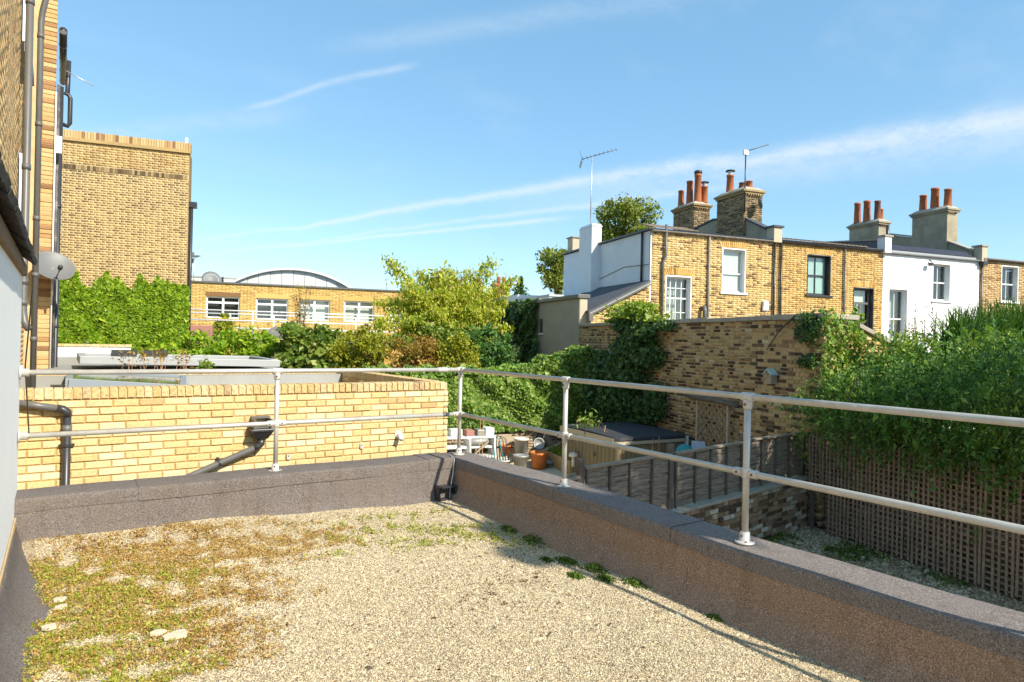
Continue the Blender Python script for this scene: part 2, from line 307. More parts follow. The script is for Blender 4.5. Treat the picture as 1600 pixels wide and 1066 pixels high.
# ------------------------------------------------------------------ geometry helpers
class MB:
    def __init__(s): s.v = []; s.f = []
    def add(s, vs, fs):
        o = len(s.v); s.v += [tuple(p) for p in vs]; s.f += [tuple(i+o for i in f) for f in fs]; return s
    def box(s, x0, x1, y0, y1, z0, z1):
        return s.add([(x0, y0, z0), (x1, y0, z0), (x1, y1, z0), (x0, y1, z0), (x0, y0, z1), (x1, y0, z1), (x1, y1, z1), (x0, y1, z1)],
                     [(0, 3, 2, 1), (4, 5, 6, 7), (0, 1, 5, 4), (1, 2, 6, 5), (2, 3, 7, 6), (3, 0, 4, 7)])
    def hexa(s, p):   # 8 corners, bottom ring then top ring
        return s.add(p, [(0, 3, 2, 1), (4, 5, 6, 7), (0, 1, 5, 4), (1, 2, 6, 5), (2, 3, 7, 6), (3, 0, 4, 7)])
    def bar(s, a, b, w, h=None, up=(0, 0, 1)):  # rectangular bar a->b
        h = h or w; a = Vector(a); b = Vector(b); d = (b-a).normalized(); up = Vector(up)
        if abs(d.dot(up)) > .98: up = Vector((0, 1, 0))
        r = d.cross(up).normalized(); u = r.cross(d)
        q = [(-w/2, -h/2), (w/2, -h/2), (w/2, h/2), (-w/2, h/2)]
        return s.add([a+r*x+u*y for x, y in q]+[b+r*x+u*y for x, y in q], [(0, 1, 2, 3), (7, 6, 5, 4), (0, 4, 5, 1), (1, 5, 6, 2), (2, 6, 7, 3), (3, 7, 4, 0)])
    def tube(s, pts, r, n=8, cap=True):
        pts = [Vector(p) for p in pts]; m = len(pts); rs = r if isinstance(r, (list, tuple)) else [r]*m
        vs = []; pr = None
        for i, p in enumerate(pts):
            d = (pts[min(i+1, m-1)]-pts[max(i-1, 0)]).normalized()
            if pr is None: pr = d.orthogonal().normalized()
            pr = (pr-d*pr.dot(d)).normalized(); q = d.cross(pr)
            vs += [p+(pr*math.cos(2*math.pi*k/n)+q*math.sin(2*math.pi*k/n))*rs[i] for k in range(n)]
        fs = [(i*n+k, i*n+(k+1) % n, (i+1)*n+(k+1) % n, (i+1)*n+k) for i in range(m-1) for k in range(n)]
        if cap: fs += [tuple(range(n-1, -1, -1)), tuple((m-1)*n+k for k in range(n))]
        return s.add(vs, fs)
    def lathe(s, prof, c=(0, 0, 0), n=16, ax=None, cap=True):
        c = Vector(c); z = Vector(ax or (0, 0, 1)).normalized(); x = z.orthogonal().normalized(); y = z.cross(x)
        vs = [c+z*h+(x*math.cos(2*math.pi*k/n)+y*math.sin(2*math.pi*k/n))*r for r, h in prof for k in range(n)]
        m = len(prof); fs = [(i*n+k, i*n+(k+1) % n, (i+1)*n+(k+1) % n, (i+1)*n+k) for i in range(m-1) for k in range(n)]
        if cap: fs += [tuple(range(n-1, -1, -1)), tuple((m-1)*n+k for k in range(n))]
        return s.add(vs, fs)
    def prism(s, poly, axis, a, b):   # poly in the two other axes
        def P(u, w, t): return {'x': (t, u, w), 'y': (u, t, w), 'z': (u, w, t)}[axis]
        n = len(poly)
        return s.add([P(u, w, a) for u, w in poly]+[P(u, w, b) for u, w in poly],
                     [tuple(range(n)), tuple(range(2*n-1, n-1, -1))]+[(i, i+n, (i+1) % n+n, (i+1) % n) for i in range(n)])
    def wall(s, x0, x1, z0, z1, holes, y=0, depth=.22, cut=None):  # facade facing -y with openings and reveals
        xs = sorted({x0, x1, *[h[0] for h in holes], *[h[1] for h in holes]}); zs = sorted({z0, z1, *[h[2] for h in holes], *[h[3] for h in holes]})
        for i in range(len(xs)-1):
            for j in range(len(zs)-1):
                cx = (xs[i]+xs[i+1])/2; cz = (zs[j]+zs[j+1])/2
                if any(h[0] < cx < h[1] and h[2] < cz < h[3] for h in holes): continue
                s.add([(xs[i], y, zs[j]), (xs[i+1], y, zs[j]), (xs[i+1], y, zs[j+1]), (xs[i], y, zs[j+1])], [(0, 1, 2, 3)])
        for a, b, c, d in [h[:4] for h in holes]:
            s.add([(a, y, c), (b, y, c), (b, y, d), (a, y, d), (a, y+depth, c), (b, y+depth, c), (b, y+depth, d), (a, y+depth, d)],
                  [(0, 4, 5, 1), (1, 5, 6, 2), (2, 6, 7, 3), (3, 7, 4, 0)])
        return s
def mesh(name, v, f, mat, smooth=False):
    me = bpy.data.meshes.new(name); me.from_pydata(v, [], f)
    import bmesh
    bm = bmesh.new(); bm.from_mesh(me); bmesh.ops.recalc_face_normals(bm, faces=bm.faces); bm.to_mesh(me); bm.free()
    if mat: me.materials.append(MATS[mat])
    if smooth: me.polygons.foreach_set('use_smooth', [True]*len(me.polygons))
    return me
def tag(o, label=None, cat=None, group=None, kind=None):
    if label: o['label'] = label
    if cat: o['category'] = cat
    if group: o['group'] = group
    if kind: o['kind'] = kind
    return o
BASE = {}
def town(f, n, z=0):
    c, s = math.cos(TH), math.sin(TH); return Vector((f*c-n*s, f*s+n*c, z))
def thing(name, label, cat, base, fr='t', group=None, rot=0):
    """fr 't' = town frame (f along the terraces, n away), 'r' = frame of the roof we stand on; geometry of parts is given in that frame"""
    o = bpy.data.objects.new(name, None); COL.objects.link(o); o.empty_display_size = .2
    if fr == 't': o.location = town(*base); o.rotation_euler = (0, 0, TH+rot)
    else: o.location = base; o.rotation_euler = (0, 0, rot)
    BASE[o.name] = Vector(base) if not rot else Vector((0, 0, 0)); tag(o, label, cat, group); return o
def part(root, name, mb, mat, smooth=False, bevel=0, kind=None, label=None):
    top = root
    while top.parent: top = top.parent
    b = BASE[top.name]
    me = mesh(name, [(p[0]-b.x, p[1]-b.y, p[2]-b.z) for p in mb.v], mb.f, mat, smooth)
    o = bpy.data.objects.new(name, me); COL.objects.link(o); o.parent = root
    if bevel: m = o.modifiers.new('b', 'BEVEL'); m.width = bevel; m.segments = 2; m.limit_method = 'ANGLE'
    if kind: o['kind'] = kind
    if label: o['label'] = label
    return o
def struct(name, mb, mat, fr='r', label=None, kind='structure', smooth=False):
    me = mesh(name, mb.v, mb.f, mat, smooth); o = bpy.data.objects.new(name, me); COL.objects.link(o)
    if fr == 't': o.rotation_euler = (0, 0, TH)
    tag(o, label, None, None, kind); return o
def npmesh(name, V, quads, mat, smooth=False):
    """V (N,3), quads (M,k)"""
    me = bpy.data.meshes.new(name); N = len(V); M, k = quads.shape
    me.vertices.add(N); me.vertices.foreach_set('co', np.ascontiguousarray(V, dtype=np.float32).ravel())
    me.loops.add(M*k); me.loops.foreach_set('vertex_index', np.ascontiguousarray(quads, dtype=np.int32).ravel())
    me.polygons.add(M); me.polygons.foreach_set('loop_start', np.arange(0, M*k, k, dtype=np.int32))
    try: me.polygons.foreach_set('loop_total', np.full(M, k, dtype=np.int32))
    except Exception: pass
    me.update(calc_edges=True); me.materials.append(MATS[mat])
    if smooth: me.polygons.foreach_set('use_smooth', np.ones(M, dtype=bool))
    return me
def npobj(name, me, root=None, kind=None, fr='r'):
    o = bpy.data.objects.new(name, me); COL.objects.link(o)
    if root is not None: o.parent = root
    elif fr == 't': o.rotation_euler = (0, 0, TH)
    if kind: o['kind'] = kind
    return o
# --- bricks
def bond(x0, x1, z0, z1, kind='flemish', L=.213, H=.063, J=.012, holes=(), top=False):
    out = []; pitch = H+J; nrow = int(round((z1-z0)/pitch)); hd = (L-J)/2
    for i in range(nrow):
        zc = (z1-(i+.5)*pitch) if top else (z0+(i+.5)*pitch)
        segs = [(x0, x1)]
        for a, b, c, d in [h[:4] for h in holes]:
            if c-.03 < zc < d+.03:
                ns = []
                for p, q in segs:
                    if b <= p or a >= q: ns.append((p, q)); continue
                    if a > p: ns.append((p, a-J/2))
                    if b < q: ns.append((b+J/2, q))
                segs = ns
        if kind == 'stretch': seq = [L]; off = (L+J)/2 if i % 2 else 0
        elif kind == 'flemish': seq = [L, hd]; off = (L+J+hd+J)*.5+(hd*.5)*0 if i % 2 else 0
        else: seq = [L] if i % 2 else [hd]; off = 0
        x = x0-off-(L+hd+2*J); k = 0
        while x < x1:
            w = seq[k % len(seq)]; k += 1
            for p, q in segs:
                a, b = max(x, p), min(x+w, q)
                if b-a > .025: out.append(((a+b)/2, zc, b-a, H))
            x += w+J
    return out
BRK = {}
def brick_mesh(mat, k):
    key = (mat, k)
    if key not in BRK:
        r = random.Random(hash(k)*7+3); e = .035; c = .10
        def j(a): return a+(r.random()-.5)*.03
        v = [(-.5, .5, -.5), (.5, .5, -.5), (.5, .5, .5), (-.5, .5, .5), (-.5, -.38, -.5), (.5, -.38, -.5), (.5, -.38, .5), (-.5, -.38, .5),
             (j(-.5+e), -.5, j(-.5+c)), (j(.5-e), -.5, j(-.5+c)), (j(.5-e), -.5, j(.5-c)), (j(-.5+e), -.5, j(.5-c))]
        f = [(3, 2, 1, 0), (0, 1, 5, 4), (1, 2, 6, 5), (2, 3, 7, 6), (3, 0, 4, 7), (4, 5, 9, 8), (5, 6, 10, 9), (6, 7, 11, 10), (7, 4, 8, 11), (8, 9, 10, 11)]
        BRK[key] = mesh('brick', v, f, mat)
    return BRK[key]
def bricks(root, O, ang, rects, mat, depth=.06, limit=300, name='brick', key=None, jit=.003, every=True, proud=.0, parent=None):
    """brick courses on the plane through O (frame coords), U=(cos a, sin a), outward normal (sin a,-cos a). nearest `limit` become objects, the rest one stuff mesh"""
    b = BASE[root.name]; ca, sa = math.cos(ang), math.sin(ang); O = Vector(O)
    def W(u, d, z): return Vector((O.x+ca*u+sa*d-b.x, O.y+sa*u-ca*d-b.y, O.z+z-b.z))
    order = sorted(rects, key=key) if key else list(rects)
    near, far = order[:limit], order[limit:]
    par = parent or root
    for (u, z, w, h) in near:
        o = bpy.data.objects.new(name, brick_mesh(mat, random.randrange(5))); COL.objects.link(o); o.parent = par
        d = proud+random.gauss(0, jit)
        o.location = W(u, d-depth/2, z); o.rotation_euler = (0, random.gauss(0, .006), ang); o.scale = (w, depth, h)
    if far:
        A = np.array(far); N = len(A); hw, hh = A[:, 2]/2, A[:, 3]/2
        d = proud+rng.normal(0, jit, N); ch = np.minimum(.006, hh*.3)
        V = np.zeros((N, 8, 3))
        for i, (sx, sz, fr) in enumerate([(-1, -1, 0), (1, -1, 0), (1, 1, 0), (-1, 1, 0), (-1, -1, 1), (1, -1, 1), (1, 1, 1), (-1, 1, 1)]):
            u = A[:, 0]+sx*(hw-(ch if fr else 0)+rng.normal(0, .0015, N)); z = A[:, 1]+sz*(hh-(ch if fr else 0)+rng.normal(0, .001, N))
            dd = d if fr else np.full(N, -depth)
            V[:, i, 0] = O.x+ca*u+sa*dd-b.x; V[:, i, 1] = O.y+sa*u-ca*dd-b.y; V[:, i, 2] = O.z+z-b.z
        q = np.array([(0, 1, 5, 4), (1, 2, 6, 5), (2, 3, 7, 6), (3, 0, 4, 7), (4, 5, 6, 7)])
        Q = (q[None]+(np.arange(N)*8)[:, None, None]).reshape(-1, 4)
        o = npobj('brickwork', npmesh('brickwork', V.reshape(-1, 3), Q, mat), par, 'stuff')
# --- foliage
def unit(a): return a/np.maximum(np.linalg.norm(a, axis=1, keepdims=True), 1e-9)
def leaves(P, size, bias=(0, 0, 1), spread=.8, droop=.3, aspect=.6, fold=.25, sv=.35):
    """leaf-shaped folded faces at points P -> (V, Q) ; size m"""
    N = len(P); nrm = unit(np.broadcast_to(np.asarray(bias, float), (N, 3))+rng.normal(0, spread, (N, 3)))
    ax = rng.normal(0, 1, (N, 3)); ax[:, 2] -= droop*2; ax = unit(ax-nrm*(ax*nrm).sum(1, keepdims=True)); sd = np.cross(nrm, ax)
    s = (size*np.exp(rng.normal(0, sv, N)))[:, None]; w = s*aspect*.5
    V = np.stack([P-ax*s*.5, P+sd*w+nrm*w*fold-ax*s*.08, P+ax*s*.5, P-sd*w+nrm*w*fold-ax*s*.08], 1)
    i = np.arange(N)[:, None]*4
    Q = np.concatenate([i+np.array([[0, 1, 2]]), i+np.array([[0, 2, 3]])], 1).reshape(-1, 3)
    return V.reshape(-1, 3), Q
def foliage(root, name, P, size, mat, **kw):
    b = BASE[root.name] if root is not None else Vector((0, 0, 0))
    V, Q = leaves(np.asarray(P)-np.array(b), size, **kw)
    return npobj(name, npmesh(name, V, Q, mat), root, 'stuff')
def blob(n, ells, shell=.28, lump=.18, inner=.2):
    """points in the outer shell of several ellipsoids (c, r)"""
    vol = np.array([e[1][0]*e[1][1]+e[1][1]*e[1][2]+e[1][0]*e[1][2] for e in ells], float); vol /= vol.sum()
    out = []
    for (c, r), w in zip(ells, vol):
        m = max(4, int(n*w)); d = unit(rng.normal(0, 1, (m, 3))); ph = rng.uniform(0, 6.28, 6); k = rng.uniform(2.5, 6, (6, 3))
        l = sum(np.sin(d@k[i]*1.5+ph[i]) for i in range(6))/6
        rad = 1+lump*l*2-np.abs(rng.normal(0, shell, m)); ins = rng.random(m) < inner; rad[ins] = rng.random(ins.sum())**.5*.9
        out.append(np.array(c)+d*np.array(r)*np.clip(rad, .05, 1.4)[:, None])
    return np.concatenate(out)
def lumpy(c, r, k, sub, seed, zsq=.8):
    """a set of k sub-clumps on the surface of a big ellipsoid"""
    g = np.random.default_rng(seed); e = [(c, (r[0]*.72, r[1]*.72, r[2]*.72))]
    for d in unit(g.normal(0, 1, (k, 3))):
        s = sub*g.uniform(.6, 1.3); e.append((np.array(c)+d*np.array(r)*g.uniform(.7, .98), (s, s, s*zsq)))
    return e
def sheet(n, u0, u1, v0, top, thick, clump=.25, seed=1):
    """wall creeper: points (u, depth, v); `top` is a function of u giving the ragged upper edge"""
    g = np.random.default_rng(seed); u = g.uniform(u0, u1, n); t = np.array([top(x) for x in u]) if callable(top) else np.full(n, top)
    v = v0+(t-v0)*g.random(n)**.95; ph = g.uniform(0, 6.28, 8); k = g.uniform(2, 9, (8, 2))
    l = sum(np.sin(u*k[i, 0]+v*k[i, 1]+ph[i]) for i in range(8))/8
    dep = thick*(.55+.9*clump*l*3)*(.35+.65*g.random(n)**.5); edge = np.clip((t-v)/.35, .25, 1)
    return u, dep*edge, v
def ragged(base, amps, seed):
    g = np.random.default_rng(seed); ph = g.uniform(0, 6.28, len(amps)*2)
    return lambda x: base(x) + sum(a*math.sin(x*w+ph[i]) for i, (a, w) in enumerate(amps))

# ================================================================== SETTING: ground
GZ = -3.15
struct('ground', MB().add([(-300, -300, GZ-.03), (300, -300, GZ-.03), (300, 600, GZ-.03), (-300, 600, GZ-.03)], [(0, 1, 2, 3)]), 'soil', label='bare earth under the gardens')
struct('yard_gravel', MB().add([(2.5, -2, GZ), (9.1, -2, GZ), (9.1, 9.3, GZ), (3.4, 7.3, GZ), (2.5, 7.3, GZ)], [(0, 1, 2, 3, 4)]), 'yard', 't', label='shaded gravel yard below the trellis')
struct('garden_ground', MB().add([(2.0, 7.35, GZ+.004), (3.6, 7.35, GZ+.004), (9.1, 9.45, GZ+.004), (9.1, 17, GZ+.004), (0.5, 17, GZ+.004)], [(0, 1, 2, 3, 4)]), 'stucco_pale', 't', label='neighbouring garden ground, made pale to bounce light onto the wall')  # pale tone added to throw sunlight back onto the garden wall

def gz(x, y):
    x = np.asarray(x, float); y = np.asarray(y, float)
    m = .085*np.exp(-((y-5.62)/.33)**2)*np.clip((2.6-x)/1.2, 0, 1)
    return -1.545+m+.012*np.sin(x*2.1+y*1.3)+.008*np.sin(x*5.3-y*3.1+1)+.05*np.exp(-((x+.12)/.12)**2)*0
nx_, ny_ = 60, 130
X, Y = np.meshgrid(np.linspace(-.3, 3.3, nx_), np.linspace(-3, 5.75, ny_)); V = np.stack([X, Y, gz(X, Y)], 2).reshape(-1, 3)
i = np.arange(nx_*ny_).reshape(ny_, nx_); Q = np.stack([i[:-1, :-1], i[:-1, 1:], i[1:, 1:], i[1:, :-1]], 2).reshape(-1, 4)
o = npobj('gravel_roof', npmesh('gravel_roof', V, Q, 'gravel', True)); tag(o, 'pale cream gravel spread over the flat roof terrace', kind='structure')
struct('roof_slab', MB().box(-.24, 3.5, -3, 5.9, -1.95, -1.62), 'cement')

def scatter_stones(name, pts, size, mat, label, flat=.6):
    N = len(pts); base = np.array([(1, 0, -.3), (0, 1, -.3), (-1, 0, -.3), (0, -1, -.3), (.15, .1, 1)], float)
    s = size*np.exp(rng.normal(0, .35, N)); a = rng.uniform(0, 6.28, N); c, sn = np.cos(a), np.sin(a)
    B = base[None]*(1+rng.normal(0, .28, (N, 5, 3))*.8)*s[:, None, None]*np.array([1, .75, flat])
    x = B[..., 0]*c[:, None]-B[..., 1]*sn[:, None]; y = B[..., 0]*sn[:, None]+B[..., 1]*c[:, None]
    V = np.stack([x, y, B[..., 2]], 2)+pts[:, None]
    t = np.array([(0, 1, 4), (1, 2, 4), (2, 3, 4), (3, 0, 4)])
    Q = (t[None]+(np.arange(N)*5)[:, None, None]).reshape(-1, 3)
    o = npobj(name, npmesh(name, V.reshape(-1, 3), Q, mat), kind='stuff'); o['label'] = label; return o
n = 330000; x = rng.uniform(-.12, 3.12, n); y = rng.uniform(1.2, 5.6, n)
k = (x*.567+y*.824 > 2.2); x, y = x[k], y[k]
scatter_stones('gravel_stones', np.stack([x, y, gz(x, y)+.002], 1), .0035, 'stones', 'loose cream gravel chips on the terrace')
n = 260; x = rng.uniform(-.15, 3.0, n); y = rng.uniform(1.5, 5.5, n)
scatter_stones('gravel_pebbles', np.stack([x, y, gz(x, y)+.004], 1), .012, 'stones', 'bigger pebbles among the cream gravel')
# broken slate-like flakes lying on the moss at the left
for lab_, x, y, s in [('flat pale stone flake farthest back on the sedum', .02, 4.55, .05), ('largest flat pale stone flake on the sedum', .52, 3.72, .07), ('flat pale stone flake just in front of the farthest one', .03, 4.42, .04), ('small flat stone flake beside the largest one', .44, 3.80, .04), ('flat pale stone flake nearest the felt upstand', -.02, 4.15, .045)]:
    P = [(x+s*math.cos(a)*random.uniform(.6, 1.1), y+s*.8*math.sin(a)*random.uniform(.6, 1.1)) for a in np.linspace(0, 5.5, 7)]
    z = float(gz(x, y))+.02; t = thing('stone_flake', lab_, 'stone', (x, y, z), 'r', 'pale stone flakes on the sedum')
    part(t, 'flake', MB().prism(P, 'z', z-.01, z+.004), 'stucco_pale')
# yard stones
n = 15000; f = rng.uniform(5.6, 9.0, n); m = rng.uniform(2.5, 9.2, n)
pts = np.array([town(a, b, GZ+.004) for a, b in zip(f, m)])
scatter_stones('yard_stones', pts, .02, 'yardstones', 'coarse gravel on the shaded yard')

# ------------------------------------------------------------------ sedum, moss, weeds on the terrace
def density(x, y, blobs):
    d = np.zeros_like(x)
    for bx, by, sx, sy, a, rot in blobs:
        c, s = math.cos(rot), math.sin(rot); u = (x-bx)*c+(y-by)*s; v = -(x-bx)*s+(y-by)*c
        d = np.maximum(d, a*np.exp(-(u/sx)**2-(v/sy)**2))
    l = 0
    for k in range(9):
        kx, ky, ph = NZ[k]; l = l+np.sin(x*kx+y*ky+ph)
    return d*(1+.22*l)
g_ = np.random.default_rng(3); NZ = [(np.cos(a)*f, np.sin(a)*f, p) for a, f, p in zip(g_.uniform(0, 6.28, 9), g_.uniform(8, 40, 9), g_.uniform(0, 6.28, 9))]
def groundcover(name, n, blobs, size, mat, label, hgt=.02, th=.35, box=(-.14, 3.1, 1.5, 5.6), bias=(0, 0, .7), asp=.6, clump=5):
    x = rng.uniform(box[0], box[1], n); y = rng.uniform(box[2], box[3], n)
    k = density(x, y, blobs) > th*.55+rng.random(n)*.75; x, y = x[k], y[k]
    x = np.repeat(x, clump)+rng.normal(0, .008, len(x)*clump); y = np.repeat(y, clump)+rng.normal(0, .008, len(y)*clump)
    z = gz(x, y)+.004+hgt*rng.random(len(x))**1.5
    V, Q = leaves(np.stack([x, y, z], 1), size, bias=bias, spread=.9, droop=-.3, aspect=asp)
    o = npobj(name, npmesh(name, V, Q, mat), kind='stuff'); o['label'] = label
groundcover('sedum_green', 42000, [(.12, 3.95, .45, .42, 1.0, .3), (.28, 4.5, .55, .32, .8, .2), (.02, 4.95, .35, .35, .75, 0), (.3, 3.3, .35, .3, .8, .2)], .012, 'lf_sed_g', 'yellow-green sedum spreading over the gravel by the white wall', .02, .24)
groundcover('sedum_rust', 80000, [(.45, 4.9, .95, .6, 1.05, .15), (.3, 4.2, .75, .7, 1.0, .2), (1.3, 4.95, .7, .35, .7, .1), (.55, 3.6, .4, .4, .7, .3), (.15, 3.1, .35, .3, .7, 0)], .0105, 'lf_sed_r', 'rusty red-brown sedum between the gravel stones', .014, .25)
groundcover('moss_brown', 9000, [(.45, 5.35, .55, .14, .9, -.1), (.85, 5.3, .4, .12, .9, .1), (1.35, 5.3, .35, .1, .6, .1), (.75, 4.2, .35, .3, .6, .3), (2.35, 3.4, .5, .22, .55, .5), (.6, 3.5, .3, .25, .65, 0)], .012, 'lf_sed_b', 'dark brown dried moss near the parapet foot', .018, .42)
groundcover('sedum_corner', 20000, [(2.35, 4.85, .45, .2, .8, -.3), (2.65, 5.2, .3, .13, .75, -.1), (2.75, 4.45, .5, .22, .9, -.9), (1.9, 4.9, .35, .12, .7, 0), (1.75, 4.55, .3, .12, .55, .1), (2.5, 4.55, .6, .3, .62, -.2), (2.1, 5.25, .5, .12, .6, 0)], .015, 'lf_sed_g', 'olive weeds and sedum near the far parapet corner', .028, .32, clump=4)
groundcover('moss_lime', 2500, [(1.72, 5.12, .12, .05, 1, 0), (1.95, 5.0, .10, .05, 1, 0), (2.72, 4.75, .12, .05, 1, .2), (1.5, 5.3, .10, .04, 1, 0)], .014, 'lf_lime', 'small lime green sedum cushions on the gravel', .03, .4, clump=7)
x = rng.uniform(.2, 3.05, 420); y = rng.uniform(1.8, 5.5, 420); x = np.concatenate([x, rng.normal(2.3, .35, 260)]); y = np.concatenate([y, rng.normal(3.4, .28, 260)])
V, Q = leaves(np.stack([x, y, gz(x, y)+.008], 1), .016, bias=(0, 0, 1), spread=.3, droop=0, aspect=.5); o = npobj('leaf_litter', npmesh('leaf_litter', V, Q, 'lf_sed_b'), kind='stuff'); o['label'] = 'scattered brown leaf litter on the gravel'
def tuft(x, y, h, n, mat, label, grp):
    t = thing('weed_tuft', label, 'weed', (x, y, float(gz(x, y))), 'r', grp)
    ux, uy = rng.normal(0, h*.7, n), rng.normal(0, h*1.3, n); P = np.stack([x+ux, y+uy, float(gz(x, y))+h*(.1+.9*rng.random(n)**1.3)*np.exp(-(ux/h/1.3)**2-(uy/h/2.2)**2)], 1)
    foliage(t, 'leaf_tuft', P, .022, mat, bias=(0, 0, .4), spread=1, droop=-.4, aspect=.45)
ORD = ['first', 'second', 'third', 'fourth', 'fifth', 'sixth', 'seventh', 'eighth', 'ninth']
for i, (x, y, h) in enumerate([(3.06, 4.45, .04), (3.08, 4.12, .055), (2.9, 3.72, .022), (3.0, 3.60, .04), (3.05, 3.36, .045), (2.86, 3.34, .03), (2.98, 3.18, .035), (3.08, 3.02, .035), (3.1, 2.4, .02)]):
    tuft(x, y, h, 300, 'lf_grass', ORD[i]+' small green weed tuft from the corner along the right parapet foot', 'weed tufts along the parapet')

# ================================================================== felt parapets
def sweep(name, root, prof, s0, s1, axis, wob, off=0., kind=None, step=.08):
    ns = max(2, int((s1-s0)/step)+1); ss = np.linspace(s0, s1, ns); vs = []
    for s in ss:
        for (a, z, wa, wz) in prof:
            w, h = wob(s); aa = a+w*wa; zz = z+h*wz
            vs.append((s, aa, zz) if axis == 'x' else (aa, s, zz))
    m = len(prof); fs = [(i*m+k, i*m+k+1, (i+1)*m+k+1, (i+1)*m+k) for i in range(ns-1) for k in range(m-1)]
    mb = MB().add(vs, fs); return part(root, name, mb, 'felt_bounce_lit' if axis == 'y' and name == 'felt_sheet' and prof[0][0] > 1 else 'felt_sunlit' if axis == 'y' and name == 'capping_sheet' else 'felt', True, kind=kind)
def rounded(prof, r=.022):
    out = []
    for i, p in enumerate(prof):
        if i in (0, len(prof)-1) or p[2] == 0: out.append((p[0], p[1])); continue
        a, b = Vector(prof[i-1][:2]), Vector(prof[i+1][:2]); q = Vector(p[:2]); rr = p[2]
        u = (a-q).normalized()*min(rr, (a-q).length*.45); v = (b-q).normalized()*min(rr, (b-q).length*.45)
        for t in (0, .25, .5, .75, 1): out.append(tuple(q+u*(1-t)**2+v*t**2))
    return out
def felt_parapet(name, label, axis, sgn, inn, outr, s0, s1, seams, capseams, wob, base, foot):
    """inn/outr: inner/outer face coordinate; sgn=+1 if outer>inner"""
    t = thing(name, label, 'parapet', base, 'r'); zt, zb = -1.16, -1.60
    def mk(o, lo, hi_only):
        if hi_only: pr = [(outr+sgn*o, -1.30, 0), (outr+sgn*o, zt+o, .025), (inn-sgn*o, zt+o, .022), (inn-sgn*(o+.003), -1.20, 0), (inn-sgn*(o+.004), -1.252, 0)]
        else: pr = [(outr, -1.95, 0), (outr, zt-.006, .03), (inn, zt-.006, .03), (inn-sgn*(.012+o), -1.44, .06), (inn-sgn*(foot+o), -1.56, .05), (inn-sgn*(foot+.05+o), -1.60, 0)]
        return [(a, z, 1, 1) for a, z in rounded(pr)]
    cuts = [s0]+list(seams)+[s1]
    for i in range(len(cuts)-1):
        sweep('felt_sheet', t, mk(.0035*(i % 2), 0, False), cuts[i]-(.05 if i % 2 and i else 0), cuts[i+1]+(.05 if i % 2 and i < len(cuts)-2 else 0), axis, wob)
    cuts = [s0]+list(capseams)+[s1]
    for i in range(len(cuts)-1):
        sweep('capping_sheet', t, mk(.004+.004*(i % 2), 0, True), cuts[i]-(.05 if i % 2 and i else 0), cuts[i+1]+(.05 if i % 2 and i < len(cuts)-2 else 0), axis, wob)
    return t
wl = lambda s: (.006*math.sin(s*3.1)+.004*math.sin(s*7.7), .004*math.sin(s*4.3+1))
wr = lambda s: (.007*math.sin(s*1.9+.8)+.003*math.sin(s*5.9+2), .006*math.sin(s*1.7+.4)+.002*math.sin(s*7+1))
PL = felt_parapet('felt_parapet', 'low parapet covered in grey-brown mineral felt in front of the yellow brick wall', 'x', 1, 5.62, 5.97, -.26, 3.215, [.62, 1.55, 2.5], [.55, 2.3, 2.98], wl, (1.5, 5.8, -1.6), .05)
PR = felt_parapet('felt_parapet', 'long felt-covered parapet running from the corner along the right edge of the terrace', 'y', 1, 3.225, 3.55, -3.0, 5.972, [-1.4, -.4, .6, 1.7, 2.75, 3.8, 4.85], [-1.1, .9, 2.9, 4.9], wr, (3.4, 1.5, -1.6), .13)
t = thing('felt_upstand', 'narrow felt upstand along the foot of the white wall', 'upstand', (-.2, 2, -1.6), 'r')
sweep('felt_sheet', t, [(a, z, 1, 1) for a, z in rounded([(-.236, -1.30, 0), (-.225, -1.31, .01), (-.2, -1.43, .05), (-.13, -1.53, .04), (-.02, -1.56, 0)])], -3, 5.6, 'y', wl)
part(t, 'flashing', MB().box(-.239, -.229, -3, 5.61, -1.33, -1.28), 'wood_new')
t = thing('roof_outlet', 'dark rainwater outlet box at the inside corner of the two parapets', 'drain', (3.08, 5.55, -1.52), 'r')
m = MB(); m.box(2.98, 3.0, 5.5, 5.62, -1.53, -1.40); m.box(3.16, 3.18, 5.5, 5.62, -1.53, -1.40); m.box(3.0, 3.16, 5.5, 5.62, -1.415, -1.40); m.box(3.0, 3.16, 5.5, 5.62, -1.53, -1.515)
part(t, 'chute', m, 'pipe_black'); part(t, 'throat', MB().box(3.0, 3.16, 5.60, 5.612, -1.515, -1.415), 'pipe_black')
t = thing('grey_cable', 'thin pale cable hanging down the corner of the parapets', 'cable', (3.2, 5.6, -1.5), 'r')
part(t, 'cable', MB().tube([(3.20, 5.70, -1.135), (3.2, 5.60, -1.16), (3.17, 5.57, -1.3), (3.13, 5.55, -1.45), (3.1, 5.5, -1.53), (3.0, 5.3, -1.535)], .006, 6), 'aluminium', True)

# ================================================================== guard railing
zt, zm, zb = -.294, -.745, -1.152; YL, XR = 5.79, 3.358; rr = .0195
G = thing('guard_railing', 'galvanised tube guard railing with two rails standing on the parapets', 'railing', (XR, YL, zb), 'r')
def post(x, y): return part(G, 'post', MB().tube([(x, y, zb), (x, y, zt)], rr, 14), 'galv', True)
def rail(a, b, n='rail'): return part(G, n, MB().tube([a, b], rr, 14), 'galv', True)
def sleeve(p, axd, L=.075, r=.0265, par=None):
    a = Vector(axd).normalized()*L/2; p = Vector(p)
    o = part(G if par is None else par, 'clamp', MB().lathe([(r*.9, -L/2), (r, -L/2+.006), (r, L/2-.006), (r*.9, L/2)], p, 14, axd), 'galv_light', True); return o
def screw(p, axd): part(G, 'set_screw', MB().lathe([(.0075, 0), (.0075, .006), (.004, .008)], p, 8, axd), 'bolt', True)
xs = [(-.236, YL)]
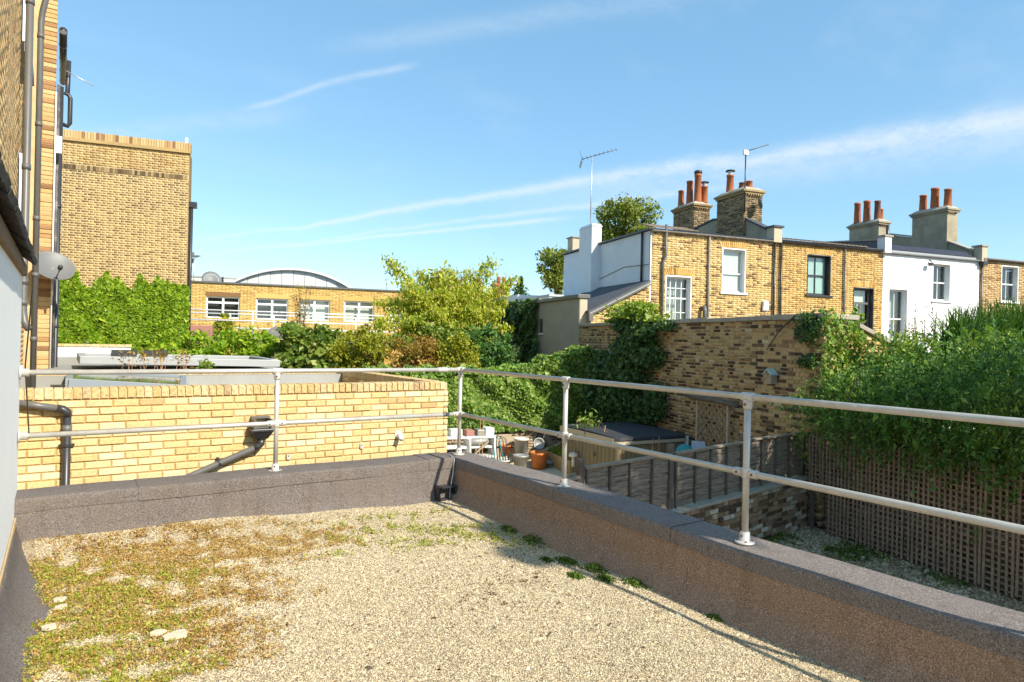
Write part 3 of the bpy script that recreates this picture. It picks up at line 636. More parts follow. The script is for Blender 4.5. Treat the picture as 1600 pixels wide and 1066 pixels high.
rail((-.236, YL, zt), (XR, YL, zt)); rail((-.236, YL, zm), (XR, YL, zm)); rail((XR, YL, zt), (XR, -2.8, zt)); rail((XR, YL, zm), (XR, -2.8, zm))
for x, y in [(1.54, YL), (XR, YL), (XR, 4.098), (XR, 2.401), (XR, .70), (XR, -1.0), (XR, -2.7)]:
    post(x, y); ax = (1, 0, 0) if y == YL else (0, 1, 0); cdir = Vector((-.4, -1, 0)).normalized() if ax[0] else Vector((-1, 0, 0))
    o = part(G, 'base_flange', MB().lathe([(.058, 0), (.058, .008), (.050, .012), (.029, .014), (.029, .062), (.026, .066)], (x, y, zb-.006), 18), 'galv_light', True)
    for k in range(4): part(o, 'bolt', MB().lathe([(.007, 0), (.007, .008), (.003, .009)], (x+.043*math.cos(.785+k*1.571), y+.043*math.sin(.785+k*1.571), zb+.004), 6), 'bolt')
    screw((x+cdir.x*.027, y+cdir.y*.027, zb+.04), cdir)
    corner = (x, y) == (XR, YL)
    sleeve((x, y, zt), ax, .085); sleeve((x, y, zt-.045), (0, 0, 1), .055); screw(Vector((x, y, zt-.045))+cdir*.025, cdir)
    sleeve((x, y, zm), (0, 0, 1), .06)
    for sg in (-1, 1):
        d = Vector(ax)*sg
        if corner and sg == 1: d = Vector((0, -1, 0))
        sleeve(Vector((x, y, zm))+d*.052, d, .055, .0255); screw(Vector((x, y, zm))+d*.052+cdir*.023, cdir)
    if corner: sleeve((x, y-.05, zt), (0, 1, 0), .06); part(G, 'elbow_knuckle', MB().lathe([(.012, -.03), (.024, -.02), (.029, 0), (.024, .02), (.012, .03)], (x, y, zt), 14), 'galv_light', True)
part(G, 'coupling', MB().lathe([(.022, -.055), (.024, -.05), (.024, .05), (.022, .055)], (3.15, YL, zt), 14, (1, 0, 0)), 'galv_light', True)
part(G, 'tape_band', MB().lathe([(.0205, -.02), (.0205, .02)], (3.18, YL, zm), 14, (1, 0, 0)), 'pipe_grey', True)
for z in (zt, zm): part(G, 'wall_flange', MB().lathe([(.05, 0), (.05, .01), (.028, .012), (.028, .055)], (-.238, YL, z), 16, (1, 0, 0)), 'galv_light', True)

# ================================================================== yellow brick extension in front
E_ = thing('yellow_brick_extension', 'flat-roofed extension of new pale yellow bricks beyond the left parapet', 'building', (2, 9, GZ), 'r')
YF, XW, YB, ZT = 7.55, 4.20, 11.35, -.54; zs = ZT-.108
m = MB(); m.box(-.6, XW-.012, YF+.012, YF+.225, GZ, zs); m.box(XW-.225, XW-.012, YF+.225, YB-.225, GZ, zs); m.box(-.6, XW-.012, YB-.225, YB-.005, GZ, zs)
part(E_, 'wall_core', m, 'mortar_y')
vis = lambda q: (0 if q[1] > -1.62-zs else 1, abs(q[1]))
bricks(E_, (0, YF, zs), 0, bond(-.35, XW, GZ-zs+.02, -.006, 'stretch', top=True), 'br_yellow', .06, 300, key=lambda q: (q[1] < -1.08, -q[1]))
bricks(E_, (XW, 0, zs), math.pi/2, bond(YF, YB, GZ-zs+.02, -.006, 'stretch', top=True), 'br_yellow', .06, 0)
bricks(E_, (XW-.225, 0, zs), -math.pi/2, bond(-YB+.225, -YF-.225, -.3, -.006, 'stretch', top=True), 'br_yellow', .05, 0)
bricks(E_, (0, YB-.215, zs), 0, bond(-.35, XW-.24, -.3, -.006, 'stretch', top=True), 'br_yellow', .05, 0)
def cope(root, a, b, ang, dep=.225):
    a = Vector(a); d = Vector((math.cos(ang), math.sin(ang), 0)); L = (Vector(b)-a).dot(d); n = int(L/.075); bb = BASE[root.name]
    nrm = Vector((-math.sin(ang), math.cos(ang), 0))
    for i in range(n):
        o = bpy.data.objects.new('coping_brick', brick_mesh('br_cope', random.randrange(5))); COL.objects.link(o); o.parent = root
        o.location = a+d*(i+.5)*.075+nrm*dep/2+Vector((0, 0, .054+random.gauss(0, .0015)))-bb; o.rotation_euler = (random.gauss(0, .004), random.gauss(0, .012), ang); o.scale = (.066, dep+random.gauss(0, .003), .108)
part(E_, 'coping_mortar', MB().box(-.4, XW-.012, YF+.012, YF+.215, zs-.004, ZT-.012).box(XW-.215, XW-.012, YF+.23, YB-.23, zs-.004, ZT-.012).box(-.4, XW-.012, YB-.215, YB-.012, zs-.004, ZT-.012), 'mortar_pale')
cope(E_, (-.35, YF-.006, zs), (XW+.006, YF, zs), 0); cope(E_, (XW+.006, YF+.225, zs), (XW, YB-.225, zs), math.pi/2); cope(E_, (-.35, YB-.225, zs), (XW, YB, zs), 0)
part(E_, 'flat_roof', MB().box(-.6, XW-.228, YF+.228, YB-.228, -.92, -.80), 'roof_grey')
part(E_, 'roof_kerb', MB().box(-.6, XW-.24, YB-.46, YB-.24, -.80, -.615), 'roof_grey'); part(E_, 'kerb_trim', MB().box(1.6, XW-.24, YB-.9, YB-.462, -.80, -.76), 'zinc_white')
# tilted roof light
t = thing('roof_light', 'tilted grey-framed glass roof light just behind the yellow wall', 'roof light', (.7, 9.6, -.8), 'r')
A = [(.08, 8.85, -.57), (1.22, 8.75, -.655), (1.5, 10.7, -.645), (.12, 10.9, -.56)]
def frame4(C, w, h, mb):
    c = [Vector(p) for p in C]
    for i in range(4):
        a, b = c[i], c[(i+1) % 4]; mb.bar(a-(b-a).normalized()*w/2*0, b, w, h)
    return mb
part(t, 'frame', frame4(A, .07, .10, MB()), 'frame_grey', bevel=.004)
part(t, 'pane', MB().hexa([Vector(p)+Vector((0, 0, .0)) for p in A]+[Vector(p)+Vector((0, 0, .022)) for p in A]), 'roof_glass')
m = MB(); c = [Vector(p) for p in A]; ce = sum(c, Vector())/4
k = [ce+(p-ce)*.93 for p in c]; m.hexa([Vector((p.x, p.y, -.80)) for p in k]+[p-Vector((0, 0, .03)) for p in k]); part(t, 'upstand', m, 'pipe_grey')
t = thing('roof_vent_box', 'small dark box beside the tilted roof light', 'vent', (-.02, 8.95, -.8), 'r')
part(t, 'casing', MB().box(-.08, .045, 8.9, 9.05, -.80, -.615), 'wood_grey', bevel=.006); part(t, 'lid', MB().box(-.09, .055, 8.89, 9.06, -.614, -.60), 'pipe_black')
# second extension roof light further back
t = thing('flat_roof_light', 'long low roof light with pale grey kerb behind the yellow extension', 'roof light', (1.8, 13.4, -.5), 'r')
m = MB(); m.bar((.25, 12.6, -.44), (3.38, 12.6, -.50), .12, .13); m.bar((.3, 14.4, -.44), (3.3, 14.4, -.48), .12, .13); m.bar((.3, 12.6, -.44), (.3, 14.4, -.44), .12, .129); m.bar((3.3, 12.6, -.49), (3.3, 14.4, -.48), .12, .129)
part(t, 'kerb', m, 'frame_pale', bevel=.01); part(t, 'pane', MB().hexa([(.36, 12.66, -.45), (3.24, 12.66, -.5), (3.24, 14.34, -.48), (.36, 14.34, -.44), (.36, 12.66, -.43), (3.24, 12.66, -.48), (3.24, 14.34, -.46), (.36, 14.34, -.42)]), 'roof_glass')
for x in (.78, 1.30): part(t, 'solar_vent', MB().box(x, x+.42, 14.30, 14.5, -.40, -.315), 'pipe_black')
part(t, 'roof_base', MB().box(-.3, 3.6, 11.8, 15.2, -1.2, -.62), 'roof_grey')
t = thing('white_outbuilding', 'low white rendered outbuilding with brick coping at the foot of the ivy', 'building', (.5, 16.5, GZ), 'r')
part(t, 'wall', MB().box(-.8, 1.22, 16.0, 18.4, GZ, -.285), 'white_render')
for i in range(14): part(t, 'coping_brick', MB().box(-.8+i*.146, -.8+i*.146+.136, 15.97, 16.08, -.285, -.235), 'br_cope')
part(t, 'apron', MB().box(-.8, 1.25, 15.6, 15.995, GZ, -.50), 'roof_grey')
# pipework on the yellow wall
t = thing('downpipe', 'black plastic downpipe bending down the left end of the yellow wall', 'pipe', (.06, 7.49, -2), 'r')
yp = 7.49
part(t, 'sloping_run', MB().tube([(-.34, yp, -.655), (.0, yp, -.725)], .034, 12), 'pipe_grey', True)
part(t, 'elbow', MB().tube([(-.02, yp, -.72), (.03, yp, -.733), (.058, yp, -.755), (.062, yp, -.80)], .039, 12), 'pipe_black', True)
part(t, 'vertical_run', MB().tube([(.062, yp, -.78), (.064, yp, -3.1)], .034, 12), 'pipe_black', True)
part(t, 'socket', MB().tube([(.062, yp, -.88), (.062, yp, -.955)], .040, 12), 'pipe_grey', True)
part(t, 'bracket', MB().tube([(.063, yp, -1.06), (.063, yp, -1.085)], .042, 12).box(.0, .126, yp+.02, yp+.055, -1.08, -1.065), 'pipe_black')
t = thing('rainwater_hopper', 'black rainwater hopper head with outlet chute on the yellow wall', 'hopper', (1.84, 7.45, -1.1), 'r')
m = MB(); m.box(1.73, 1.75, 7.36, 7.55, -1.00, -.90); m.box(1.90, 1.92, 7.36, 7.55, -1.0, -.90); m.box(1.75, 1.90, 7.40, 7.55, -1.0, -.985); m.box(1.73, 1.92, 7.47, 7.55, -.90, -.88)
part(t, 'outlet_chute', m, 'pipe_grey')
part(t, 'hopper_body', MB().hexa([(1.76, 7.42, -1.12), (1.89, 7.42, -1.12), (1.89, 7.545, -1.12), (1.76, 7.545, -1.12), (1.715, 7.36, -1.035), (1.935, 7.36, -1.035), (1.935, 7.545, -1.035), (1.715, 7.545, -1.035)]).box(1.708, 1.942, 7.352, 7.545, -1.035, -1.005), 'pipe_black', bevel=.006)
part(t, 'sloping_pipe', MB().tube([(1.83, 7.47, -1.10), (1.83, 7.47, -1.17), (1.80, 7.475, -1.205), (1.05, 7.49, -1.50), (.5, 7.49, -1.7)], .034, 12), 'pipe_grey', True)
part(t, 'socket', MB().tube([(1.83, 7.47, -1.13), (1.83, 7.47, -1.175), (1.80, 7.475, -1.207), (1.76, 7.476, -1.222)], .039, 12), 'pipe_black', True)
part(t, 'bracket', MB().tube([(1.42, 7.482, -1.355), (1.40, 7.482, -1.363)], .041, 12).box(1.39, 1.41, 7.47, 7.55, -1.33, -1.30), 'pipe_black')
t = thing('overflow_stub', 'white plastic overflow pipe stub low on the yellow wall', 'pipe', (3.55, 7.5, -1.22), 'r')
part(t, 'stub', MB().tube([(3.5, 7.55, -1.19), (3.5, 7.48, -1.20), (3.49, 7.43, -1.235)], .032, 10), 'white_paint', True); part(t, 'collar', MB().lathe([(.055, 0), (.05, .015), (.035, .02)], (3.5, 7.55, -1.19), 12, (0, -1, 0)), 'white_paint', True)
for x, z in ((2.15, -1.36), (3.02, -1.30)):
    t = thing('fixing_bracket', 'small metal fixing plate low on the yellow wall '+('near the hopper pipe' if x < 2.5 else 'near the white overflow stub'), 'bracket', (x, 7.54, z), 'r'); part(t, 'plate', MB().box(x-.02, x+.02, 7.535, 7.548, z-.03, z+.03), 'galv_light'); part(t, 'screw', MB().lathe([(.008, 0), (.006, .005)], (x, 7.534, z+.012), 8, (0, -1, 0)), 'bolt')

# ================================================================== left: white rear extension + tall brick house
Wt = thing('white_extension', 'white rendered rear extension with tiled eave at the left edge', 'building', (-1.2, 2, GZ), 'r')
part(Wt, 'wall', MB().box(-3, -.242, -4, 5.95, GZ, .42), 'white_wall')
part(Wt, 'fascia', MB().box(-.30, -.215, -4, 5.97, .40, .475), 'brown_fascia')
part(Wt, 'roof_slope', MB().prism([(-.30, .47), (-.24, .52), (-2.2, 2.0), (-2.2, 1.9)], 'y', -4, 5.93), 'tile_dark')
for r_ in range(3):
    for i in range(17):
        y = 5.98-.235*(i+1)+(.11 if r_ % 2 else 0); x0 = -.165-.20*r_; z0 = .482+.155*r_; dz = random.gauss(0, .006)
        part(Wt, 'roof_tile', MB().hexa([(x0, y, z0+dz), (x0, y+.22, z0+dz), (x0-.27, y+.22, z0+.20), (x0-.27, y, z0+.20), (x0+.012, y, z0+.028+dz), (x0+.012, y+.22, z0+.028+dz), (x0-.258, y+.22, z0+.228), (x0-.258, y, z0+.228)]), 'tile_dark')
H_ = thing('tall_brick_house', 'tall stock brick house with grey downpipes rising at the left edge', 'building', (-1.5, 10, GZ), 'r')
part(H_, 'wall_core', MB().box(-4, -.4125, 5.96, 8.70, GZ, 7.5).box(-4, -.52, 8.70, 13.42, GZ, 7.5).box(-4, -.17, 13.412, 14.2, GZ, 6.6).box(-4, -.19, 14.2, 22, GZ, 5.1), 'mortar_l')
bricks(H_, (-.41, 0, 0), math.pi/2, bond(6.0, 8.69, .2, 5.5), 'br_left', .010, 300, key=lambda q: (q[1] > 3.6, abs(q[0]-7.4)), jit=.0006)
wins = [(8.95, 10.0, .98, 2.15), (8.95, 10.0, 3.15, 4.7)]
bricks(H_, (-.505, 0, 0), math.pi/2, bond(8.71, 13.4, -1.0, 5.5, holes=wins), 'br_left', .03, 0, jit=.0008)
bricks(H_, (-.33, 13.4, 0), 0, [(.09, -1.0+.0375+i*.075, .172 if i % 2 else .178, .066) for i in range(98)], 'br_house4', .05, 120, key=lambda q: abs(q[1]-2))
for a, b, c, d in wins:
    w = part(H_, 'window', MB().box(-.50, -.46, a, b, c, d), 'white_paint'); part(w, 'pane', MB().box(-.458, -.455, a+.06, b-.06, c+.06, d-.06), 'room_dark')
    part(w, 'reveal', MB().box(-.50, -.418, b, b+.05, c, d+.02), 'white_paint'); part(w, 'sill', MB().box(-.5, -.335, a-.05, b+.10, c-.11, c), 'cement')
def pipe(root, pts, r, mat, name='downpipe', colls=()):
    o = part(root, name, MB().tube(pts, r, 10), mat, True)
    for z in colls:
        x, y = pts[0][0], pts[0][1]
        for i in range(len(pts)-1):
            if min(pts[i][2], pts[i+1][2]) <= z <= max(pts[i][2], pts[i+1][2]): x, y = (pts[i][0]+pts[i+1][0])/2, (pts[i][1]+pts[i+1][1])/2
        part(o, 'collar', MB().tube([(x, y, z-.03), (x, y, z+.03)], r*1.17, 10), mat, True)
    return o
pipe(H_, [(-.335, 8.55, 6), (-.335, 8.55, .22), (-.32, 8.52, .1), (-.28, 8.48, .02)], .036, 'pipe_grey', colls=(1.72, 3.45, .30, .52))
pipe(H_, [(-.235, 10.7, 4.6), (-.235, 10.7, 4.5), (-.285, 10.75, 4.25), (-.30, 10.75, 4.1), (-.30, 10.75, -.9)], .036, 'pipe_grey', colls=(3.92, 2.75, 1.5, .75, -.1))
part(H_, 'hopper_head', MB().hexa([(-.32, 10.6, 4.55), (-.2, 10.6, 4.55), (-.2, 10.8, 4.55), (-.32, 10.8, 4.55), (-.36, 10.55, 4.8), (-.17, 10.55, 4.8), (-.17, 10.85, 4.8), (-.36, 10.85, 4.8)]).box(-.37, -.16, 10.54, 10.86, 4.8, 5.6), 'pipe_black')
pipe(H_, [(-.145, 13.36, 4.0), (-.145, 13.36, -.9)], .012, 'white_paint', 'waste_pipe')
pipe(H_, [(-.085, 14.0, 4.3), (-.085, 14.0, -.6), (-.06, 13.95, -.72), (.02, 13.9, -.78), (.03, 13.9, -1.0)], .042, 'pipe_black', 'soil_pipe', (1.0, .1, 2.2))
pipe(H_, [(-.115, 13.6, 4.2), (-.115, 13.6, -.9)], .024, 'pipe_old', 'waste_pipe')
pipe(H_, [(-.05, 14.5, 3.78), (.02, 14.5, 3.76), (.055, 14.5, 3.82), (.055, 14.5, 4.28), (.02, 14.5, 4.34), (-.03, 14.5, 4.34), (.01, 14.5, 4.38), (.02, 14.5, 4.95)], .038, 'pipe_black', 'vent_stack')
part(H_, 'gutter', MB().tube([(-.07, 13.65, 5.16), (-.07, 16.4, 5.13)], .058, 10), 'pipe_black', True)
for y in (13.65, 14.3, 15.0, 15.7, 16.35): part(H_, 'gutter_clip', MB().tube([(-.07, y, 5.158), (-.07, y+.05, 5.157)], .066, 10), 'pipe_black')
part(H_, 'aerial_arm', MB().tube([(-.02, 14.4, 4.73), (.42, 14.4, 4.55)], .009, 6), 'aluminium', True)
part(H_, 'meter_box', MB().box(-.13, -.05, 13.38, 13.45, 3.0, 3.28), 'white_paint'); part(H_, 'cable', MB().tube([(-.2, 6.6, .35), (-.25, 7.0, -.3), (-.22, 7.2, -.9)], .006, 5), 'pipe_black')
part(H_, 'alarm_box', MB().box(-.40, -.28, 7.35, 7.42, -.37, -.31), 'white_paint')
# satellite dish
dn = Vector((.22, -.74, .60)).normalized(); dc = Vector((-.12, 13.0, 1.08)); t = thing('satellite_dish', 'grey satellite dish on a bracket beside the downpipes', 'dish', (-.15, 13.3, .9), 'r')
part(t, 'reflector', MB().lathe([(.001, -.075), (.1, -.067), (.2, -.045), (.26, -.022), (.30, 0), (.306, 0), (.30, -.012), (.2, -.055), (.1, -.078), (.001, -.086)], dc, 32, dn, False), 'dish_grey', True)
dn2 = dc+dn*.30-Vector((0, 0, .06)); lo = dc-Vector((-.02, .12, .26))
part(t, 'feed_arm', MB().tube([dc-Vector((0, -.02, .29)), lo+dn*.25], .011, 8), 'pipe_grey', True); part(t, 'receiver', MB().lathe([(.02, 0), (.035, .02), (.035, .07), (.02, .09)], lo+dn*.25+Vector((0, 0, .02)), 10, dn), 'pipe_black', True)
part(t, 'wall_bracket', MB().tube([dc-dn*.08, (-.14, 13.3, 1.0), (-.16, 13.38, .98)], .018, 8).tube([dc-dn*.08, dc-dn*.08-Vector((0, 0, .45))], .018, 8), 'galv', True)

# ================================================================== GARDEN WALL (town frame)
FW = 9.15
gw = thing('garden_wall', 'high old stock brick garden wall with stone coping in front of the houses', 'wall', (9.25, 14, GZ))
part(gw, 'wall_core', MB().box(FW+.012, FW+.33, 9.0, 18.78, GZ, .53), 'mortar_g')
def kgw(q): return (q[1] < -2.1, -q[0])          # u runs towards the camera
bricks(gw, (FW, 0, 0), -math.pi/2, bond(-18.78, -9.0, GZ, .53, 'flemish', top=True), 'br_garden', .05, 300, key=lambda q: abs(q[0]+10.0)+.25*abs(q[1]+.35)+(5 if q[1] < -1.9 else 0), jit=.005)
cuts = [18.78, 17.6, 16.5, 15.4, 14.3, 13.25, 12.2, 11.2, 10.2, 9.0-.03]
for i in range(len(cuts)-1): part(gw, 'coping_stone', MB().box(FW-.05, FW+.38, cuts[i+1]+.006, cuts[i], .532+.006*(i % 2), .62+.008*(i % 3)), 'cement', bevel=.01)
cw = thing('corner_wall', 'sunlit stock brick return wall with sloping coping under ivy', 'wall', (9.8, 9.1, GZ))
NC = 9.0
m = MB(); m.box(FW+.012, 9.93, NC+.012, NC+.3, GZ, .53); m.prism([(9.93, GZ), (12.0, GZ), (12.0, -.35), (9.93, .40)], 'y', NC+.012, NC+.3); part(cw, 'wall_core', m, 'mortar_h')
bricks(cw, (0, NC, 0), 0, [q for q in bond(FW, 12.0, GZ, .53, top=True) if q[1] < (.5 if q[0] < 9.93 else .40-(q[0]-9.93)*.362-.04)], 'br_house', .05, 90, key=lambda q: (q[1] < -.8, q[0]))
part(cw, 'coping_stone', MB().box(FW+.385, 9.97, NC-.05, NC+.34, .532, .622), 'cement', bevel=.01)
part(cw, 'coping_stone', MB().prism([(9.98, .40), (12.0, -.33), (12.0, -.25), (9.98, .485)], 'y', NC-.05, NC+.34), 'cement', bevel=.01)
# low boundary wall behind the trellis
bw = thing('boundary_wall', 'low dark brick boundary wall behind the trellis', 'wall', (9.3, 6, GZ))
part(bw, 'wall_core', MB().box(9.272, 9.5, -2, 8.98, GZ, -1.17), 'mortar_d')
bricks(bw, (9.26, 0, 0), -math.pi/2, bond(-8.98, 1.98, GZ, -1.17, 'flemish', top=True), 'br_low', .05, 0)

# ------------------------------------------------------------------ trellis
tr = thing('square_trellis', 'weathered brown square-lattice trellis fence along the shaded yard', 'trellis', (8.95, 6.2, GZ))
ztop = lambda n: -1.50-.05*math.sin(n*1.7); n0, n1 = 2.4, 9.03; p_ = .0805
k = 0; n = n1-.02
while n > n0:
    zt_ = ztop(n)+random.gauss(0, .01); ln = random.gauss(0, .011); low = -3.13+random.gauss(0, .02)
    if 8.15 < n < 8.62: ln += .05*(8.62-n); low = -3.12
    if n > 8.62: low = -2.35+random.gauss(0, .03)
    part(tr, 'upright_slat', MB().hexa([(8.931, n-.0155+ln, low), (8.945, n-.0155+ln, low), (8.945, n+.0155+ln, low), (8.931, n+.0155+ln, low), (8.931, n-.0155, zt_), (8.945, n-.0155, zt_), (8.945, n+.0155, zt_), (8.931, n+.0155, zt_)]), 'wood_trellis')
    n -= p_+random.gauss(0, .006); k += 1
for (a, b) in ((9.03, 7.18), (7.16, 5.31), (5.29, 3.4), (3.38, 2.4)):
    z = -1.53; j = 0; sag = random.gauss(0, .01)
    while z > -3.1:
        aa = min(a, 8.64) if z < -2.3 else a
        part(tr, 'cross_slat', MB().bar((8.957, aa, z-.05*math.sin(aa*1.7)*.6), (8.957, b, z-.05*math.sin(b*1.7)*.6+sag), .012, .026), 'wood_trellis'); z -= p_
for n in (9.0, 7.17, 5.3, 3.39): part(tr, 'post', MB().box(8.975, 9.035, n-.03, n+.03, GZ, -1.47), 'wood_grey')

# ------------------------------------------------------------------ lap fence on low wall
A0, A1 = Vector((9.06, 9.30, 0)), Vector((3.55, 7.18, 0)); dv = (A1-A0); Lf = dv.length; fang = math.atan2(-dv.y, -dv.x)   # U from A1 to A0
fu = (A0-A1).normalized()
def FP(u, d, z): return (A1.x+fu.x*u+fu.y*d, A1.y+fu.y*u-fu.x*d, z)      # d = towards the camera
lw = thing('retaining_wall', 'low crumbling brick wall with cement capping under the lap fence', 'wall', (6.3, 8.3, GZ))
def slab(mb, u0, u1, d0, d1, z0, z1, z0b=None, z1b=None):
    z0b = z0 if z0b is None else z0b; z1b = z1 if z1b is None else z1b
    return mb.hexa([FP(u0, d1, z0), FP(u1, d1, z0b), FP(u1, d0, z0b), FP(u0, d0, z0), FP(u0, d1, z1), FP(u1, d1, z1b), FP(u1, d0, z1b), FP(u0, d0, z1)])
part(lw, 'wall_core', slab(MB(), -1.2, Lf-.05, -.14, .135, GZ, -2.33), 'mortar_d')
bricks(lw, FP(0, .15, 0), fang, bond(-1.2, Lf-.05, GZ, -2.33, 'flemish', top=True), 'br_low', .05, 300, key=lambda q: -q[0], jit=.008)
cu = -1.2
while cu < Lf-.1:
    w = random.uniform(.35, .8); part(lw, 'capping', slab(MB(), cu, min(cu+w, Lf-.06), -.16, .175, -2.335, -2.285+random.gauss(0, .008)), 'cement_pale', bevel=.012); cu += w+.008
us = [0.0, 1.86, 3.78, Lf-.02]
def lap_panel(u0, u1, zt0, zt1, zb_, label):
    mid = (u0+u1)/2; t = thing('lap_panel', label, 'fence panel', FP(mid, 0, zb_), group='overlapping board fence panels')
    nb = 7; bh = ((zt0+zt1)/2-zb_)/nb
    for i in range(nb):
        zz = zb_+i*bh; wob = [random.gauss(0, .012) for _ in range(9)]; mb = MB(); N = 8
        for k in range(N):
            a = u0+.03+(u1-u0-.06)*k/N; b = u0+.03+(u1-u0-.06)*(k+1)/N; sl = (zt1-zt0)*(i+1)/nb
            za0 = sl*(k/N); zb0 = sl*((k+1)/N)
            mb.add([FP(a, .034, zz+wob[k]+za0*.9), FP(b, .034, zz+wob[k+1]+zb0*.9), FP(b, .014, zz+bh*1.18+zb0), FP(a, .014, zz+bh*1.18+za0),
                    FP(a, .026, zz+wob[k]+za0*.9), FP(b, .026, zz+wob[k+1]+zb0*.9), FP(b, .008, zz+bh*1.18+zb0), FP(a, .008, zz+bh*1.18+za0)],
                   [(0, 1, 2, 3), (4, 7, 6, 5), (0, 4, 5, 1), (2, 6, 7, 3)])
        part(t, 'board', mb, 'wood_board')
    nbt = 5
    for k in range(nbt):
        u = u0+.03+(u1-u0-.06)*k/(nbt-1)+ (random.gauss(0, .02) if 0 < k < nbt-1 else 0); f = (u-u0)/(u1-u0)
        part(t, 'batten', MB().bar(FP(u, .052, zb_), FP(u+random.gauss(0, .012), .052, zt0+(zt1-zt0)*f-.01), .032, .026, (fu.y, -fu.x, 0)), 'wood_grey')
    part(t, 'top_rail', MB().bar(FP(u0, .03, zt0+.012), FP(u1, .03, zt1+.012), .075, .03), 'wood_top')
lap_panel(us[0]+.05, us[1]-.05, -1.525, -1.53, -2.28, 'grey weathered lap fence panel nearest the left end, behind the railing')
lap_panel(us[1]+.05, us[2]-.05, -1.53, -1.525, -2.28, 'grey weathered lap fence panel in the middle, below the hot tub')
lap_panel(us[2]+.06, us[3]-.05, -1.50, -1.53, -2.28, 'dark lap fence panel against the garden wall')
lap_panel(-1.15, -.06, -1.72, -1.62, -2.28, 'lower broken lap fence panel at the left, below the flower pots')
for u, h, lab in ((0, -1.40, 'fence post with flat top at the left end of the long lap fence'), (us[1], -1.38, 'short fence post between the two left lap panels'), (us[2], -1.36, 'taller dark fence post between the middle and right lap panels'), (us[3]+.02, -1.5, 'fence post fixed to the garden wall')):
    t = thing('fence_post', lab, 'post', FP(u, 0, -2.3), group='posts of the lap fence'); part(t, 'post', slab(MB(), u-.04, u+.04, -.04, .04, -2.30, h), 'wood_grey', bevel=.006)

# ------------------------------------------------------------------ hot tub
hc = Vector((7.85, 13.72, 0)); ha = R(6)
def TP(a, b, z): return (hc.x+a*math.cos(ha)-b*math.sin(ha), hc.y+a*math.sin(ha)+b*math.cos(ha), z)
ht = thing('hot_tub', 'square hot tub with dark folding cover and tan slatted sides against the garden wall', 'hot tub', (hc.x, hc.y, GZ))
def rsq(a, b, r, n=5):
    return [(sx*(a-r)+r*math.cos(t), sy*(b-r)+r*math.sin(t)) for sx, sy, t0 in ((1, 1, 0), (-1, 1, 1.5708), (-1, -1, 3.1416), (1, -1, 4.7124)) for t in np.linspace(t0, t0+1.5708, n)]
def rprism(a, b, r, z0, z1, topin=0):
    P = rsq(a, b, r); n = len(P); mb = MB(); T = rsq(a-topin, b-topin, r)
    mb.add([TP(x, y, z0) for x, y in P]+[TP(x, y, z1) for x, y in T], [tuple(range(n-1, -1, -1)), tuple(range(n, 2*n))]+[(i, (i+1) % n, (i+1) % n+n, i+n) for i in range(n)]); return mb
part(ht, 'body', rprism(.95, 1.20, .12, GZ, -2.17), 'tub_panel')
for side in range(4):
    L, o_ = (1.08, .952) if side % 2 else (.83, 1.202); nn = 14
    for k in range(nn):
        u = -L+2*L*(k+.5)/nn; w = L/nn*.90
        def q(uu, d): return (uu, -d) if side == 0 else (d, uu) if side == 1 else (uu, d) if side == 2 else (-d, uu)
        c = [q(u-w, o_), q(u+w, o_), q(u+w, o_+.014), q(u-w, o_+.014)]
        if abs(u) < L: part(ht, 'skirt_slat', MB().hexa([TP(*p, GZ+.06) for p in c]+[TP(*p, -2.2) for p in c]), 'tub_panel')
part(ht, 'rim', rprism(1.0, 1.25, .14, -2.168, -2.10), 'tub_tan')
for sg in (-1, 1):
    P = [(-1.0, .012), (1.0, .012), (1.0, 1.15), (.9, 1.24), (-.9, 1.24), (-1.0, 1.15)]; P = [(x, y*sg) for x, y in P]; n = len(P)
    mb = MB().add([TP(x, y, -2.098) for x, y in P]+[TP(x*.985, y*.99, -1.985 if abs(y) < .1 else -2.02) for x, y in P], [tuple(range(n)), tuple(range(2*n-1, n-1, -1))]+[(i, (i+1) % n, (i+1) % n+n, i+n) for i in range(n)])
    c = part(ht, 'cover_half', mb, 'tub_cover', bevel=.02); 
    part(c, 'cover_skirt', MB().hexa([TP(-1.012, .02*sg, -2.16), TP(-1.004, .02*sg, -2.16), TP(-1.004, 1.14*sg, -2.16), TP(-1.012, 1.14*sg, -2.16), TP(-1.012, .02*sg, -2.04), TP(-1.004, .02*sg, -2.04), TP(-1.004, 1.14*sg, -2.04), TP(-1.012, 1.14*sg, -2.04)]), 'tub_tan')
part(ht, 'side_vent', MB().lathe([(.055, 0), (.055, .012), (.04, .016)], TP(-.965, -.35, -2.5), 16, (-math.cos(ha), -math.sin(ha), 0)), 'pipe_black')
# teal and pale chair beside the tub
t = thing('folded_pool_float', 'teal round seat with a pale panel leaning beside the hot tub', 'seat', (8.75, 12.0, -2.7))
part(t, 'round_seat', MB().lathe([(.17, 0), (.19, .03), (.17, .06)], (8.27, 11.75, -2.27), 24, (-.6, -.8, .15)), 'teal', True)
part(t, 'panel', MB().hexa([(8.33, 11.62, -2.42), (8.72, 11.5, -2.38), (8.74, 11.56, -2.38), (8.35, 11.68, -2.42), (8.42, 11.7, -2.02), (8.68, 11.62, -2.03), (8.70, 11.68, -2.03), (8.44, 11.76, -2.02)]), 'pale_blue', bevel=.015)
part(t, 'leg', MB().tube([(8.4, 11.7, -2.3), (8.42, 11.75, GZ)], .02, 8).tube([(8.65, 11.6, -2.3), (8.66, 11.62, GZ)], .02, 8), 'aluminium')
